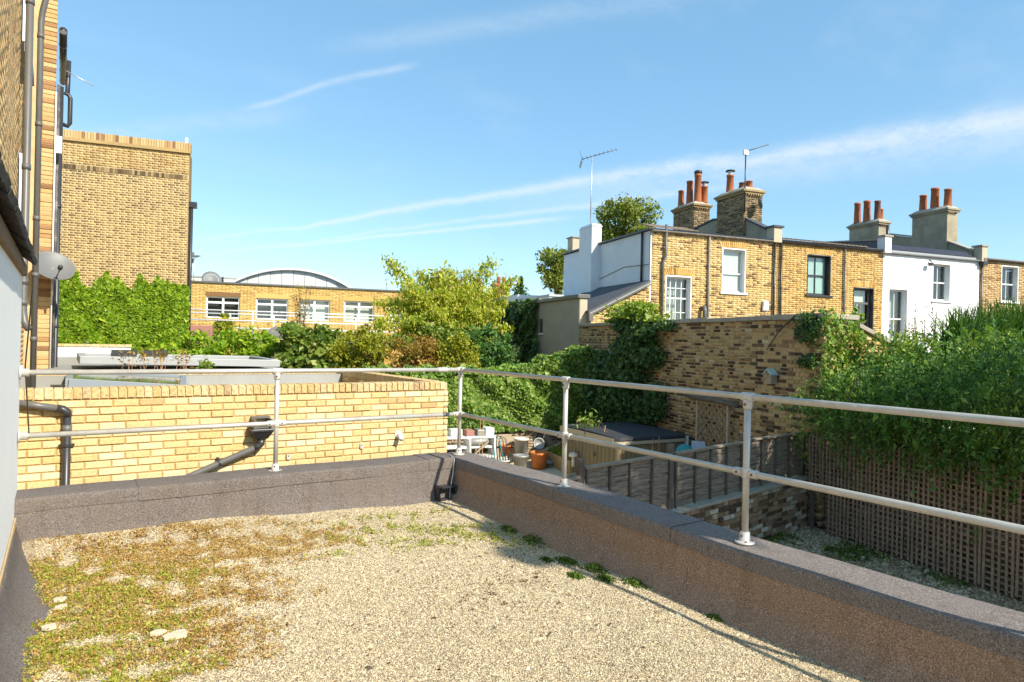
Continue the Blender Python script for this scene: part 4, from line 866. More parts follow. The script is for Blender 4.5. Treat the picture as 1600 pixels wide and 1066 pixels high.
# lattice arch against the wall
t = thing('lattice_arbour', 'small diamond-lattice panel with rough log lintel fixed to the garden wall', 'trellis', (9.0, 11.9, -2.8))
a0, a1, z0_, z1_ = 12.35, 11.30, -2.35, -1.22
for n in (a0, a1): part(t, 'post', MB().box(8.98, 9.04, n-.03, n+.03, GZ, z1_+.03), 'wood_lattice')
part(t, 'lintel_log', MB().tube([(8.97, 12.75, -1.12), (8.96, 12.2, -1.14), (8.97, 11.6, -1.16), (8.95, 10.95, -1.20)], [.06, .075, .065, .05], 9), 'wood_grey', True)
part(t, 'top_rail', MB().box(8.99, 9.02, a1, a0, z1_-.03, z1_), 'wood_lattice')
for s_ in (1, -1):
    c = -1.6
    while c < 1.6:
        pts = []
        w, h = a0-a1, z1_-z0_
        # line v = s*(u) + c*1 clipped to panel
        for kk in range(61):
            u = w*kk/60; v = h/2+s_*(u-w/2)*1.05+c
            if 0 <= v <= h: pts.append((u, v))
        if len(pts) > 3: part(t, 'diagonal_slat', MB().bar((8.998+.012*s_, a1+pts[0][0], z0_+pts[0][1]), (8.998+.012*s_, a1+pts[-1][0], z0_+pts[-1][1]), .012, .028, (1, 0, 0)), 'wood_lattice')
        c += .19
t = thing('hanging_lantern', 'small white-fronted lantern box hanging beside the lattice panel', 'lantern', (8.95, 12.7, -2.3))
part(t, 'box', MB().box(8.88, 8.98, 12.62, 12.78, -2.33, -2.02), 'wood_grey', bevel=.008); part(t, 'front', MB().box(8.872, 8.879, 12.64, 12.76, -2.3, -2.05), 'white_paint'); part(t, 'side_panel', MB().box(8.89, 8.97, 12.612, 12.619, -2.3, -2.05), 'white_paint'); part(t, 'hook', MB().tube([(8.93, 12.7, -2.02), (8.93, 12.7, -1.5)], .006, 6), 'bolt')
# bird box
t = thing('bird_box', 'small wooden bird box with pale green pitched roof on the garden wall', 'bird box', (9.1, 10.15, -.7))
part(t, 'body', MB().prism([(10.07, -.70), (10.23, -.70), (10.23, -.50), (10.15, -.43), (10.07, -.50)], 'x', 9.0, 9.145), 'wood_lattice')
part(t, 'roof', MB().prism([(10.04, -.53), (10.15, -.425), (10.26, -.53), (10.26, -.51), (10.15, -.405), (10.04, -.51)], 'x', 8.96, 9.148), 'mint_paint_reflect'); part(t, 'hole', MB().lathe([(.016, 0), (.016, .004)], (9.0, 10.15, -.52), 12, (-1, 0, 0)), 'pipe_black'); part(t, 'perch', MB().tube([(9.0, 10.15, -.58), (8.94, 10.15, -.58)], .006, 6), 'wood_grey')

# ------------------------------------------------------------------ back garden low wall and pots
lb = thing('low_garden_wall', 'low brick garden wall with brick-on-edge coping under the ivy hedge', 'wall', (6.3, 17, GZ))
part(lb, 'wall_core', MB().box(1.0, 9.14, 16.912, 17.13, GZ, -2.46), 'mortar_back')
bricks(lb, (0, 16.9, 0), 0, bond(1.0, 9.14, GZ, -2.46, 'flemish', top=True), 'br_back', .05, 0)
bb = BASE[lb.name]
for i in range(100):
    o = bpy.data.objects.new('coping_brick', brick_mesh('br_back', random.randrange(5))); COL.objects.link(o); o.parent = lb
    o.location = Vector((1.55+i*.076, 17.0, -2.405+random.gauss(0, .003)))-bb; o.scale = (.065, .225, .105); o.rotation_euler = (0, random.gauss(0, .015), 0)
def pot(name, label, f, n, z, r0, r1, h, mat, tilt=None, soil=True, rim=.012, grp='plant pots in the back garden'):
    t = thing(name, label, 'pot', (f, n, z), group=grp); ax = Vector(tilt or (0, 0, 1)).normalized()
    pr = [(r0, 0), (r0+(r1-r0)*.86, h*.86), (r1+rim, h*.86), (r1+rim, h), (r1-.01, h), (r1-.025, h*.8), (.01, h*.78)]
    part(t, 'body', MB().lathe(pr, (f, n, z), 20, ax), mat, True)
    if soil: part(t, 'soil', MB().lathe([(r1*.8, h*.8), (r1*.4, h*.83), (.005, h*.83)], (f, n, z), 14, ax, False), 'soil', True)
pot('bucket', 'grey metal bucket in front of the white bucket', 5.86, 15.15, GZ, .15, .19, .36, 'pot_grey')
pot('flower_pot', 'large orange terracotta pot among the buckets', 6.33, 15.1, GZ, .17, .22, .42, 'pot_orange')
pot('flower_pot', 'shallow white bowl pot left of the grey bucket', 5.5, 15.4, GZ, .14, .2, .22, 'pot_white')
pot('bucket', 'tall white bucket standing on the crates', 6.1, 15.75, GZ+.32, .16, .19, .36, 'pot_white', rim=.006)
pot('flower_pot', 'grey pot lying on its side behind the orange pot', 6.5, 15.7, GZ+.5, .10, .14, .26, 'pot_grey', tilt=(-.1, -.9, .25), soil=False)
pot('flower_pot', 'black plastic pot tipped over near the wall', 6.85, 15.9, GZ+.52, .15, .19, .3, 'pot_black', tilt=(-.75, -.2, .5))
pot('flower_pot', 'tipped square-looking terracotta pot with open mouth towards the fence', 7.3, 15.8, GZ+.42, .12, .15, .24, 'terracotta', tilt=(-.05, -.95, .2), soil=False)
pot('flower_pot', 'small terracotta pot half hidden behind the white bucket', 5.75, 15.95, GZ+.28, .12, .15, .2, 'pot_orange')
def planter(label, f0, f1, n0, n1, z0, z1, mat, grp='timber planters'):
    t = thing('planter_box', label, 'planter', ((f0+f1)/2, (n0+n1)/2, z0), group=grp); m = .025; h = (z1-z0)/2
    for j in range(2):
        a, b = z0+j*h+.003, z0+(j+1)*h-.003
        part(t, 'board', MB().box(f0, f1, n0, n0+m, a, b), mat); part(t, 'board', MB().box(f0, f1, n1-m, n1, a, b), mat); part(t, 'board', MB().box(f0, f0+m, n0+m, n1-m, a, b), mat); part(t, 'board', MB().box(f1-m, f1, n0+m, n1-m, a, b), mat)
    part(t, 'soil', MB().box(f0+m, f1-m, n0+m, n1-m, z0+.02, z1-.05), 'soil'); return t
planter('brown timber planter box on a bench behind the pots', 5.55, 6.15, 16.1, 16.5, GZ+.42, GZ+.68, 'wood_lattice')
planter('slatted crate underneath the brown planter', 5.5, 6.3, 15.95, 16.55, GZ, GZ+.40, 'wood_lattice')
planter('long new timber planter with bright green grass', 6.75, 7.05, 14.2, 15.6, GZ, GZ+.35, 'wood_new')
planter('square white planter box with bamboo canes', 6.95, 7.35, 13.9, 14.25, GZ+.2, GZ+.55, 'white_paint')
t = thing('grass_clump', 'bright green grass growing in the long timber planter', 'grass', (6.9, 14.9, GZ+.3)); P = np.stack([rng.uniform(6.78, 7.35, 1500), rng.uniform(14.25, 15.6, 1500), GZ+.33+.16*rng.random(1500)**1.5], 1); foliage(t, 'blades', P, .12, 'lf_lime', bias=(0, -.5, .3), droop=-1, aspect=.15)
t = thing('garden_mushroom', 'cream mushroom-shaped garden ornament beside the white planter', 'ornament', (6.72, 13.9, GZ+.25)); part(t, 'stem', MB().lathe([(.04, 0), (.035, .24)], (6.72, 13.95, GZ+.25), 10), 'pot_white', True); part(t, 'cap', MB().lathe([(.10, 0), (.11, .03), (.09, .075), (.03, .10)], (6.72, 13.95, GZ+.49), 16), 'pot_white', True)
# clutter of small pots and offcuts
rc = random.Random(44)
CL = ['stacked grey pot', 'chipped terracotta pot', 'black nursery pot', 'pale stone bowl', 'dented zinc tub', 'small brown pot']
WH = ['behind the potting stand', 'under the potting stand', 'in front of the planter crate', 'between the crate and the low wall', 'beside the long planter', 'at the foot of the low garden wall', 'near the fallen black pot', 'left of the shallow white bowl', 'next to the folded plant frame', 'by the orange terracotta pot', 'in the corner under the ivy hedge', 'in front of the potting stand']
for i in range(12):
    f, n = [(4.3, 16.6), (4.9, 15.8), (5.85, 15.5), (6.3, 16.6), (6.6, 15.2), (7.2, 16.6), (7.0, 16.3), (5.25, 15.6), (5.65, 15.05), (6.55, 15.45), (8.0, 16.5), (4.4, 15.5)][i]; k = i % 6; r_ = rc.uniform(.08, .16)
    pot('flower_pot', CL[k]+' '+WH[i], f, n, GZ, r_*.75, r_, r_*rc.uniform(1.4, 2.2), ['pot_grey', 'terracotta', 'pot_black', 'pot_white', 'pot_grey', 'terracotta_dk'][k], tilt=(rc.gauss(0, .12), rc.gauss(0, .12), 1) if k != 2 else (rc.uniform(-1, 1), -.6, .35))
for i, (f, n, l, a, lab) in enumerate([(5.1, 15.2, .9, .5, 'weathered plank leaning by the potting stand'), (6.45, 16.3, 1.2, .2, 'long offcut plank against the low garden wall'), (4.5, 15.7, .7, -.4, 'short broken plank under the potting stand')]):
    t = thing('plank', lab, 'plank', (f, n, GZ), group='loose planks in the back garden'); part(t, 'plank', MB().bar((f, n, GZ+.03), (f+l*math.cos(a), n+l*math.sin(a)*.4, GZ+.25+.2*i), .12, .025), 'wood_lattice')
# white potting stand
t = thing('potting_stand', 'white painted potting stand with boards and blocks beside the yellow wall corner', 'stand', (4.9, 16.0, GZ))
for z in (.18, .42, .66): part(t, 'shelf_board', MB().box(4.0, 5.5, 15.85+z*.3, 16.25+z*.3, GZ+z, GZ+z+.05), 'white_paint')
for f in (4.05, 4.75, 5.42): part(t, 'leg', MB().box(f, f+.06, 15.9, 16.45, GZ, GZ+.66), 'white_paint')
for i, (f, w, h, mt) in enumerate([(4.06, .16, .17, 'pot_white'), (4.32, .3, .18, 'white_paint'), (4.72, .22, .15, 'rust_red'), (5.02, .2, .16, 'pot_grey'), (5.24, .24, .2, 'white_paint')]):
    b = thing('block', ['pale square block at the left of the potting stand', 'white block in the middle of the potting stand', 'pinkish brick block on the potting stand', 'grey round-edged block on the potting stand', 'tall white block at the right of the potting stand'][i], 'block', (f, 16.1, GZ+.71)); part(b, 'block', MB().box(f, f+w, 16.08, 16.4, GZ+.712, GZ+.712+h), mt, bevel=.02)
b = thing('glass_cloche', 'clear plastic bottle cloche lying on the middle shelf of the potting stand', 'bottle', (5.0, 15.95, GZ+.47)); part(b, 'bottle', MB().lathe([(.02, 0), (.05, .05), (.1, .12), (.1, .5), (.02, .55)], (4.75, 16.0, GZ+.575), 14, (1, 0, .02)), 'pot_grey', True)
# green coiled hose on a stand
t = thing('garden_arch_frame', 'narrow folded green metal plant frame standing by the pots', 'frame', (5.45, 15.3, GZ))
for k in range(3): part(t, 'hoop', MB().tube([(5.30+.06*k, 15.4, GZ), (5.26+.07*k, 15.5, GZ+.6), (5.3+.09*k, 15.6, GZ+.85-.04*k), (5.42+.08*k, 15.5, GZ+.7), (5.52+.07*k, 15.4, GZ)], .014, 6), 'pipe_black' if k else 'teal', True)
for i, (f, n, h, lean, lab) in enumerate([(6.95, 13.2, 1.3, .16, 'leaning bare cane with twigs above the white planter'), (7.55, 11.9, 1.18, .03, 'left upright brown cane in front of the hot tub'), (7.62, 11.88, 1.02, -.04, 'shorter brown cane crossing in front of the hot tub'), (7.68, 11.9, 1.22, .05, 'tallest brown cane in front of the hot tub')]):
    t = thing('plant_cane', lab, 'cane', (f, n, GZ), group='bamboo canes by the hot tub'); part(t, 'cane', MB().tube([(f, n, GZ), (f+lean*h*.5, n, GZ+h*.5), (f+lean*h, n+.02, GZ+h)], [.016, .014, .009], 6), 'cane', True)
    for k in range(3): z = GZ+h*(.6+.12*k); x = f+lean*h*(.6+.12*k); part(t, 'twig', MB().tube([(x, n, z), (x+random.uniform(-.12, .1), n, z+.09)], [.007, .003], 5), 'cane')
for i, (f, n) in enumerate(((4.92, 15.6), (4.98, 15.55))):
    t = thing('plant_cane', ['thin pale cane behind the corner post', 'second thin pale cane behind the corner post'][i], 'cane', (f, n, GZ), group='thin canes behind the corner post'); part(t, 'cane', MB().tube([(f, n, GZ), (f+.02, n, GZ+1.25)], .008, 6), 'wood_new')

# ================================================================== HOUSES
NF = 18.6; ZE = 3.80
def sash(root, f0, f1, z0, z1, depth, frame, rows=1, cols=2, inner='room_dark', sill=True, sillmat=None, mid=.5, pane_in=None, meet=True, lab=None):
    y = NF+depth; fw = .05
    m = MB(); m.box(f0, f0+fw, y, y+.06, z0, z1); m.box(f1-fw, f1, y, y+.06, z0, z1); m.box(f0+fw, f1-fw, y, y+.06, z1-fw*1.2, z1); m.box(f0+fw, f1-fw, y, y+.06, z0, z0+fw*1.4)
    w = part(root, 'window', m, frame, label=lab)
    zm_ = z0+(z1-z0)*mid
    if meet: part(w, 'meeting_rail', MB().box(f0+fw, f1-fw, y-.01, y+.05, zm_-.025, zm_+.025), frame)
    halves = [(z0+fw*1.4, zm_-.025), (zm_+.025, z1-fw*1.2)] if meet else [(z0+fw*1.4, z1-fw*1.2)]
    for a, b in halves:
        for c in range(1, cols): x = f0+fw+(f1-f0-2*fw)*c/cols; part(w, 'glazing_bar', MB().box(x-.012, x+.012, y+.005, y+.045, a, b), frame)
        for r in range(1, rows): z = a+(b-a)*r/rows; part(w, 'glazing_bar', MB().box(f0+fw, f1-fw, y+.008, y+.042, z-.012, z+.012), frame)
        part(w, 'pane', MB().box(f0+fw, f1-fw, y+.02, y+.026, a, b), 'glass')
    gap = .05 if inner in ('blind', 'mint_paint_reflect') else .3; part(w, 'room', MB().box(f0+.01, f1-.01, y+gap, y+gap+.01, z0+.01, z1-.01), inner)
    if sill: part(w, 'sill', MB().box(f0-.10, f1+.10, NF-.06, y+.02, z0-.075, z0-.004), sillmat or frame, bevel=.006)
    return w
def arch(root, f0, f1, z, mat, h=.22, rise=.06):
    m = MB(); n = int((f1-f0+.16)/.075); c = (f0+f1)/2; half = (f1-f0)/2+.06
    for i in range(n):
        t = -1+2*(i+.5)/n; w = half/n*.86
        for_ = 1
        x0 = c+t*half; sk = t*.10; zz = z-.035+rise*(1-t*t)
        m.hexa([(x0-w, NF-.004, zz), (x0+w, NF-.004, zz), (x0+w, NF+.05, zz), (x0-w, NF+.05, zz), (x0-w+sk, NF-.004, zz+h), (x0+w+sk, NF-.004, zz+h), (x0+w+sk, NF+.05, zz+h), (x0-w+sk, NF+.05, zz+h)])
    return part(root, 'brick_arch', m, mat, kind='stuff')
def dpipe(root, f, z0, z1, mat='pipe_grey', r=.036, pts=None):
    p = part(root, 'downpipe', MB().tube(pts or [(f, NF-.06, z1), (f, NF-.06, z0)], r, 10), mat, True)
    for z in np.arange(z0+.4, z1-.1, 1.1): part(p, 'bracket', MB().tube([(f, NF-.06, z), (f, NF-.06, z+.04)], r*1.25, 10), mat)
def gutter(root, f0, f1, z, mat, r=.055):
    n = 7; prof = [(NF-.09+r*math.cos(t), z+r*math.sin(t)) for t in np.linspace(math.pi, 2*math.pi, n)]+[(NF-.09+.8*r*math.cos(t), z+.8*r*math.sin(t)) for t in np.linspace(2*math.pi, math.pi, n)]
    g = part(root, 'gutter', MB().prism(prof, 'x', f0, f1), mat)
    for f in np.arange(f0+.5, f1, 1.2): part(g, 'bracket', MB().box(f, f+.03, NF-.15, NF-.03, z-.06, z-.045), mat)
def house(name, label, f0, f1, brick, mort, holes, rend=False):
    h = thing(name, label, 'house', ((f0+f1)/2, NF+3, GZ))
    m = MB().wall(f0, f1, GZ, ZE, holes, NF+.014 if not rend else NF, .24); m.add([(f0, NF+.02, GZ), (f0, NF+6.8, GZ), (f0, NF+6.8, ZE), (f0, NF+.02, ZE)], [(0, 1, 2, 3)]); m.add([(f1, NF+.02, GZ), (f1, NF+6.8, GZ), (f1, NF+6.8, ZE), (f1, NF+.02, ZE)], [(0, 1, 2, 3)]); m.add([(f0, NF+6.8, GZ), (f1, NF+6.8, GZ), (f1, NF+6.8, ZE), (f0, NF+6.8, ZE)], [(0, 1, 2, 3)])
    part(h, 'wall', m, mort)
    if not rend: bricks(h, (0, NF, 0), 0, [q for q in bond(f0, f1, -.6, ZE, holes=holes, top=True) if not any(a-.06 < q[0] < b+.06 and d-.01 < q[1] < d+.2 for a, b, c, d in holes)], brick, .03, 0, jit=.002)
    return h
# ---- house 1
w1 = (12.22, 13.19, .60, 2.30); w2 = (14.46, 15.40, 1.88, 3.37)
h1 = house('terraced_house', 'end stock brick terraced house with white side wall and two chimney stacks', 11.66, 16.78, 'br_house', 'mortar_h', [w1, w2])
for w in (w1, w2): part(h1, 'reveal_lining', MB().wall(w[0]-.03, w[1]+.03, w[2], w[3]+.03, [(w[0]+.012, w[1]-.012, w[2], w[3]-.012)], NF-.006, .2), 'white_paint'); arch(h1, w[0], w[1], w[3]+.04, 'br_house2')
sash(h1, *w1, .16, 'white_paint', 2, 4, 'curtain', False, mid=.58); sash(h1, *w2, .16, 'white_paint', 1, 1, 'blind', True, mid=.44)
gutter(h1, 11.6, 16.7, ZE-.03, 'gutter_grey'); part(h1, 'fascia', MB().box(11.66, 16.7, NF-.03, NF+.01, ZE-.10, ZE+.03), 'cement')
dpipe(h1, 12.05, -.5, 4.0, 'pipe_grey', .045, [(12.13, NF-.08, 3.98), (12.13, NF-.08, 2.95), (12.04, NF-.07, 2.75), (12.04, NF-.07, -.5)])
dpipe(h1, 13.86, -.5, 3.75, 'gutter_grey'); dpipe(h1, 16.62, -.5, 3.75, 'pipe_black')
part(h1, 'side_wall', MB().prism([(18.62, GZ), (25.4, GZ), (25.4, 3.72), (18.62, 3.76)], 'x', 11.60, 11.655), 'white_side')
part(h1, 'corner_return', MB().box(11.594, 11.599, 18.63, 18.66, GZ, 3.75), 'pipe_grey')
part(h1, 'verge', MB().bar((11.57, 18.5, 3.80), (11.57, 25.5, 3.78), .16, .05), 'pipe_black')
part(h1, 'side_downpipe', MB().tube([(11.54, 19.05, 3.75), (11.54, 19.05, 2.12)], .04, 8), 'pipe_black', True)
part(h1, 'side_cable', MB().tube([(11.585, 22.3, 2.42), (11.585, 20.3, 2.72), (11.585, 18.7, 2.65)], .012, 5), 'pipe_grey')
part(h1, 'roof', MB().prism([(18.52, 3.83), (20.2, 3.86), (25.4, 3.80), (25.4, 3.72), (18.52, 3.78)], 'x', 11.6, 16.6), 'lead')
for i in range(9): 
    for j in range(3): part(h1, 'roof_tile', MB().hexa([(11.6+i*.2, 18.5+j*.3, 3.845+j*.09), (11.79+i*.2, 18.5+j*.3, 3.845+j*.09), (11.79+i*.2, 18.86+j*.3, 3.93+j*.09), (11.6+i*.2, 18.86+j*.3, 3.93+j*.09), (11.6+i*.2, 18.5+j*.3, 3.875+j*.09), (11.79+i*.2, 18.5+j*.3, 3.875+j*.09), (11.79+i*.2, 18.86+j*.3, 3.96+j*.09), (11.6+i*.2, 18.86+j*.3, 3.96+j*.09)]), 'tile_roof')
part(h1, 'alarm_box', MB().hexa([(16.14, NF-.09, 1.30), (16.40, NF-.09, 1.30), (16.40, NF-.01, 1.26), (16.14, NF-.01, 1.26), (16.16, NF-.11, 1.62), (16.38, NF-.11, 1.62), (16.38, NF-.01, 1.66), (16.16, NF-.01, 1.66)]), 'white_paint', bevel=.03)
part(h1, 'flue_pipe', MB().tube([(13.65, NF-.02, 1.28), (13.65, NF-.14, 1.30), (13.65, NF-.16, 1.2), (13.65, NF-.16, .7)], .075, 10), 'pipe_grey', True)
part(h1, 'wall_vent', MB().lathe([(.07, 0), (.07, .03), (.03, .035)], (16.05, NF, 3.56), 12, (0, -1, 0)), 'terracotta_dk')
def chimney(root, f0, f1, n0, n1, z0, z1, mat, rend, pots, name='chimney'):
    m = MB().box(f0+.012, f1-.012, n0+.012, n1-.012, z0, z1-.25); c = part(root, name, m, 'mortar_d' if not rend else rend)
    if not rend:
        for (O, a, u0, u1) in (((0, n0, 0), 0, f0, f1), ((f0, 0, 0), -math.pi/2, -n1, -n0), ((f1, 0, 0), math.pi/2, n0, n1)):
            bricks(root, O, a, bond(u0, u1, z0, z1-.25, top=True), mat, .03, 0, jit=.003, parent=c)
    m = MB()
    for i, e in enumerate((.04, .09)): m.box(f0-e, f1+e, n0-e, n1+e, z1-.25+.075*i+.002, z1-.25+.075*(i+1))
    part(c, 'oversailing_course', m, mat if not rend else 'old_render')
    for k in range(int((f1-f0)/.11)): part(c, 'dentil_brick', MB().box(f0+.03+k*.11, f0+.08+k*.11, n0-.07, n0+.02, z1-.32, z1-.252), 'br_chim')
    fl = part(c, 'flaunching', MB().hexa([(f0-.06, n0-.06, z1-.10), (f1+.06, n0-.06, z1-.10), (f1+.06, n1+.06, z1-.10), (f0-.06, n1+.06, z1-.10), (f0+.12, n0+.12, z1+.04), (f1-.12, n0+.12, z1+.04), (f1-.12, n1-.12, z1+.04), (f0+.12, n1-.12, z1+.04)]), 'cement_pale')
    for (f, n, h, r, mt, cap) in pots:
        p = part(c, 'chimney_pot', MB().lathe([(r*1.05, 0), (r*.95, .08), (r*.80, h*.9), (r*.9, h*.91), (r*.9, h), (r*.62, h), (r*.6, h*.8)], (f, n, z1-.02), 16), mt, True)
        if cap == 1: part(p, 'cowl', MB().lathe([(r*.95, 0), (r*1.0, .10), (r*.8, .14), (.02, .15)], (f, n, z1+h-.02), 14), 'pipe_black', True)
        if cap == 2:
            part(p, 'cowl', MB().lathe([(r*1.15, .14), (r*1.1, .18), (.02, .2)], (f, n, z1+h-.02), 14), 'pipe_black', True)
            part(p, 'cowl_mesh', MB().lathe([(r*.6, 0), (r*.6, .14)], (f, n, z1+h-.02), 10), 'aluminium')
        if cap == 3: part(p, 'band', MB().lathe([(r*.93, h*.55), (r*.97, h*.57), (r*.93, h*.6)], (f, n, z1-.02), 16), mt, True)
    return c
fc = 16.45
chimney(h1, fc, 17.3, 20.0, 21.6, 3.85, 6.0, 'br_chim', None, [(fc+.3, 21.2, .75, .16, 'terracotta', 2), (fc+.28, 20.45, .28, .15, 'terracotta_dk', 0), (fc+.55, 20.4, .36, .14, 'terracotta', 0)])
chimney(h1, fc, 17.25, 23.1, 24.6, 3.85, 6.05, 'br_chim', None, [(fc+.25, 24.4, .75, .15, 'terracotta', 0), (fc+.3, 23.85, 1.05, .16, 'terracotta', 0), (fc+.35, 23.35, 1.25, .17, 'terracotta', 1), (fc+.65, 23.3, .75, .16, 'terracotta', 2)])
pw = part(h1, 'party_parapet', MB().prism([(18.8, 3.85), (25.2, 3.85), (25.2, 4.6), (21.9, 5.05), (20.0, 4.75), (18.8, 4.15)], 'x', fc+.1, fc+.34), 'old_render')
part(pw, 'coping', MB().prism([(18.75, 4.15), (20.0, 4.76), (21.9, 5.06), (25.2, 4.61), (25.2, 4.68), (21.9, 5.13), (20.0, 4.83), (18.75, 4.22)], 'x', fc+.06, fc+.38), 'slate')
part(h1, 'parapet_pier', MB().box(fc+.05, fc+.40, 18.45, 18.82, 3.72, 4.24), 'stucco_lit'); part(h1, 'pier_cap', MB().box(fc+.0, fc+.45, 18.4, 18.87, 4.242, 4.31), 'slate')
# white stack on the side wall
st = part(h1, 'side_stack', MB().box(11.22, 11.60, 22.1, 23.17, GZ, 4.42), 'white_side'); part(st, 'stack_cap', MB().hexa([(11.20, 22.08, 4.422), (11.66, 22.08, 4.422), (11.66, 23.19, 4.422), (11.20, 23.19, 4.422), (11.26, 22.15, 4.54), (11.6, 22.15, 4.54), (11.6, 23.12, 4.54), (11.26, 23.12, 4.54)]), 'white_side')
part(h1, 'stack_front', MB().box(11.602, 11.64, 22.12, 23.15, 3.5, 4.42), 'white_side')
chimney_b = part(h1, 'rear_stub', MB().box(11.8, 12.5, 25.0, 25.5, 3.6, 4.45), 'stucco_lit'); part(chimney_b, 'rear_stub_cap', MB().box(11.75, 12.55, 24.95, 25.55, 4.452, 4.5), 'cement')
# lean-to side return
lt = thing('lean_to', 'brick lean-to side return with sloping slate roof beside the end house', 'building', (10.6, 19.5, GZ))
part(lt, 'wall', MB().prism([(9.44, GZ), (11.59, GZ), (11.59, 2.02), (9.44, .98)], 'y', NF+.014, NF+4.2), 'mortar_h')
bricks(lt, (0, NF, 0), 0, [q for q in bond(9.44, 11.59, -.6, 2.05, top=True) if q[1]+.04 < .98+(q[0]-9.44)*.484-.02], 'br_house', .03, 0)
part(lt, 'roof', MB().prism([(9.36, .96), (11.58, 2.05), (11.58, 2.13), (9.36, 1.04)], 'y', NF-.06, NF+4.2), 'slate')
for k, (d, mt) in enumerate(((.0, 'pipe_grey'), (.05, 'frame_pale'), (.1, 'pipe_grey'))): part(lt, 'bargeboard', MB().bar((9.34, NF-.09-.012*k, .95-d+.03), (11.56, NF-.09-.012*k, 2.04-d+.03), .035, .036, (0, 1, 0)), mt)
part(lt, 'lintel', MB().box(10.35, 11.55, NF-.02, NF+.03, .93, 1.14), 'white_paint')
part(lt, 'hopper', MB().box(9.33, 9.47, NF-.18, NF-.03, .72, .95).tube([(9.4, NF-.08, .72), (9.4, NF-.08, .4)], .035, 8), 'pipe_grey')
# stucco wall and the ivy wall behind
sw = thing('stucco_wall', 'beige roughcast side wall with grey coping left of the lean-to', 'wall', (9.3, 20.4, GZ))
part(sw, 'wall', MB().box(FW, 9.43, 18.79, 22.1, GZ, 1.44), 'stucco'); part(sw, 'end_face', MB().box(FW+.02, 9.425, 18.775, 18.789, .625, 1.44), 'stucco_lit')
part(sw, 'coping', MB().box(FW-.08, 9.50, 18.72, 22.15, 1.442, 1.56), 'pipe_grey', bevel=.01)
part(sw, 'small_window', MB().box(FW-.012, FW-.002, 21.75, 22.0, .35, .85), 'room_dark'); part(sw, 'window_sill', MB().box(FW-.05, FW-.002, 21.7, 22.05, .28, .345), 'white_paint')
iw = thing('rear_garden_wall', 'shaded rear wall hidden under dark ivy', 'wall', (9.4, 24, GZ)); part(iw, 'wall', MB().box(FW, 9.6, 22.12, 27, GZ, 1.60), 'old_render')
wp = thing('white_flat_roofed_addition', 'white flat-roofed addition behind the ivy wall', 'building', (10.5, 25, GZ)); part(wp, 'wall', MB().box(9.62, 12.0, 22.3, 29, GZ, 1.72), 'white_render'); part(wp, 'parapet', MB().box(9.58, 12.02, 25.5, 29.05, 1.722, 1.98), 'white_render'); part(wp, 'roof_edge', MB().box(9.6, 12.02, 22.25, 25.4, 1.722, 1.80), 'zinc')
# ---- house 2
w3 = (18.18, 19.24, 1.96, 3.40); d3 = (20.40, 21.38, -.1, 2.31)
h2 = house('terraced_house', 'stock brick terraced house with black-framed window and glazed garden door', 16.80, 21.82, 'br_house2', 'mortar_h', [w3, d3])
arch(h2, *w3[:2], w3[3]+.04, 'br_house2'); arch(h2, *d3[:2], d3[3]+.04, 'br_house2')
for w in (w3, d3): part(h2, 'reveal_lining', MB().wall(w[0]-.02, w[1]+.02, w[2], w[3]+.02, [(w[0]+.012, w[1]-.012, w[2], w[3]-.012)], NF-.006, .2), 'pipe_black')
sash(h2, *w3, .17, 'pipe_black', 1, 2, 'mint_paint_reflect', True)  # mint sheet behind the panes paints in their pale reflection
dr = part(h2, 'door', MB().box(20.41, 20.47, NF+.16, NF+.21, -.1, 2.3).box(21.31, 21.37, NF+.16, NF+.21, -.1, 2.3).box(20.47, 21.31, NF+.16, NF+.21, 2.24, 2.3).box(20.47, 21.31, NF+.15, NF+.22, 1.72, 1.80).box(20.87, 20.91, NF+.16, NF+.21, -.1, 1.72), 'pipe_grey')
part(dr, 'pane', MB().box(20.47, 21.31, NF+.18, NF+.186, -.1, 2.24), 'glass'); part(dr, 'curtain', MB().box(20.5, 20.85, NF+.35, NF+.36, -.1, 2.24).box(20.95, 21.3, NF+.37, NF+.38, -.1, 2.24), 'curtain'); part(dr, 'blind', MB().box(20.47, 21.31, NF+.30, NF+.31, 1.8, 2.24), 'blind')
gutter(h2, 16.83, 21.75, ZE-.02, 'pipe_black'); dpipe(h2, 16.92, -.5, 3.75, 'pipe_black'); dpipe(h2, 19.88, -.5, 3.7, 'pipe_grey')
part(h2, 'roof', MB().prism([(18.5, 3.84), (20.8, 4.22), (25.4, 3.9), (25.4, 3.78), (18.5, 3.80)], 'x', 16.86, 21.7), 'slate')
for i in range(20):
    for j in range(3): part(h2, 'roof_tile', MB().hexa([(16.9+i*.2, 18.46+j*.3, 3.84+j*.07), (17.085+i*.2, 18.46+j*.3, 3.84+j*.07), (17.085+i*.2, 18.82+j*.3, 3.92+j*.07), (16.9+i*.2, 18.82+j*.3, 3.92+j*.07), (16.9+i*.2, 18.46+j*.3, 3.885+j*.07), (17.085+i*.2, 18.46+j*.3, 3.87+j*.07), (17.085+i*.2, 18.82+j*.3, 3.95+j*.07), (16.9+i*.2, 18.82+j*.3, 3.965+j*.07)]), 'tile_roof')
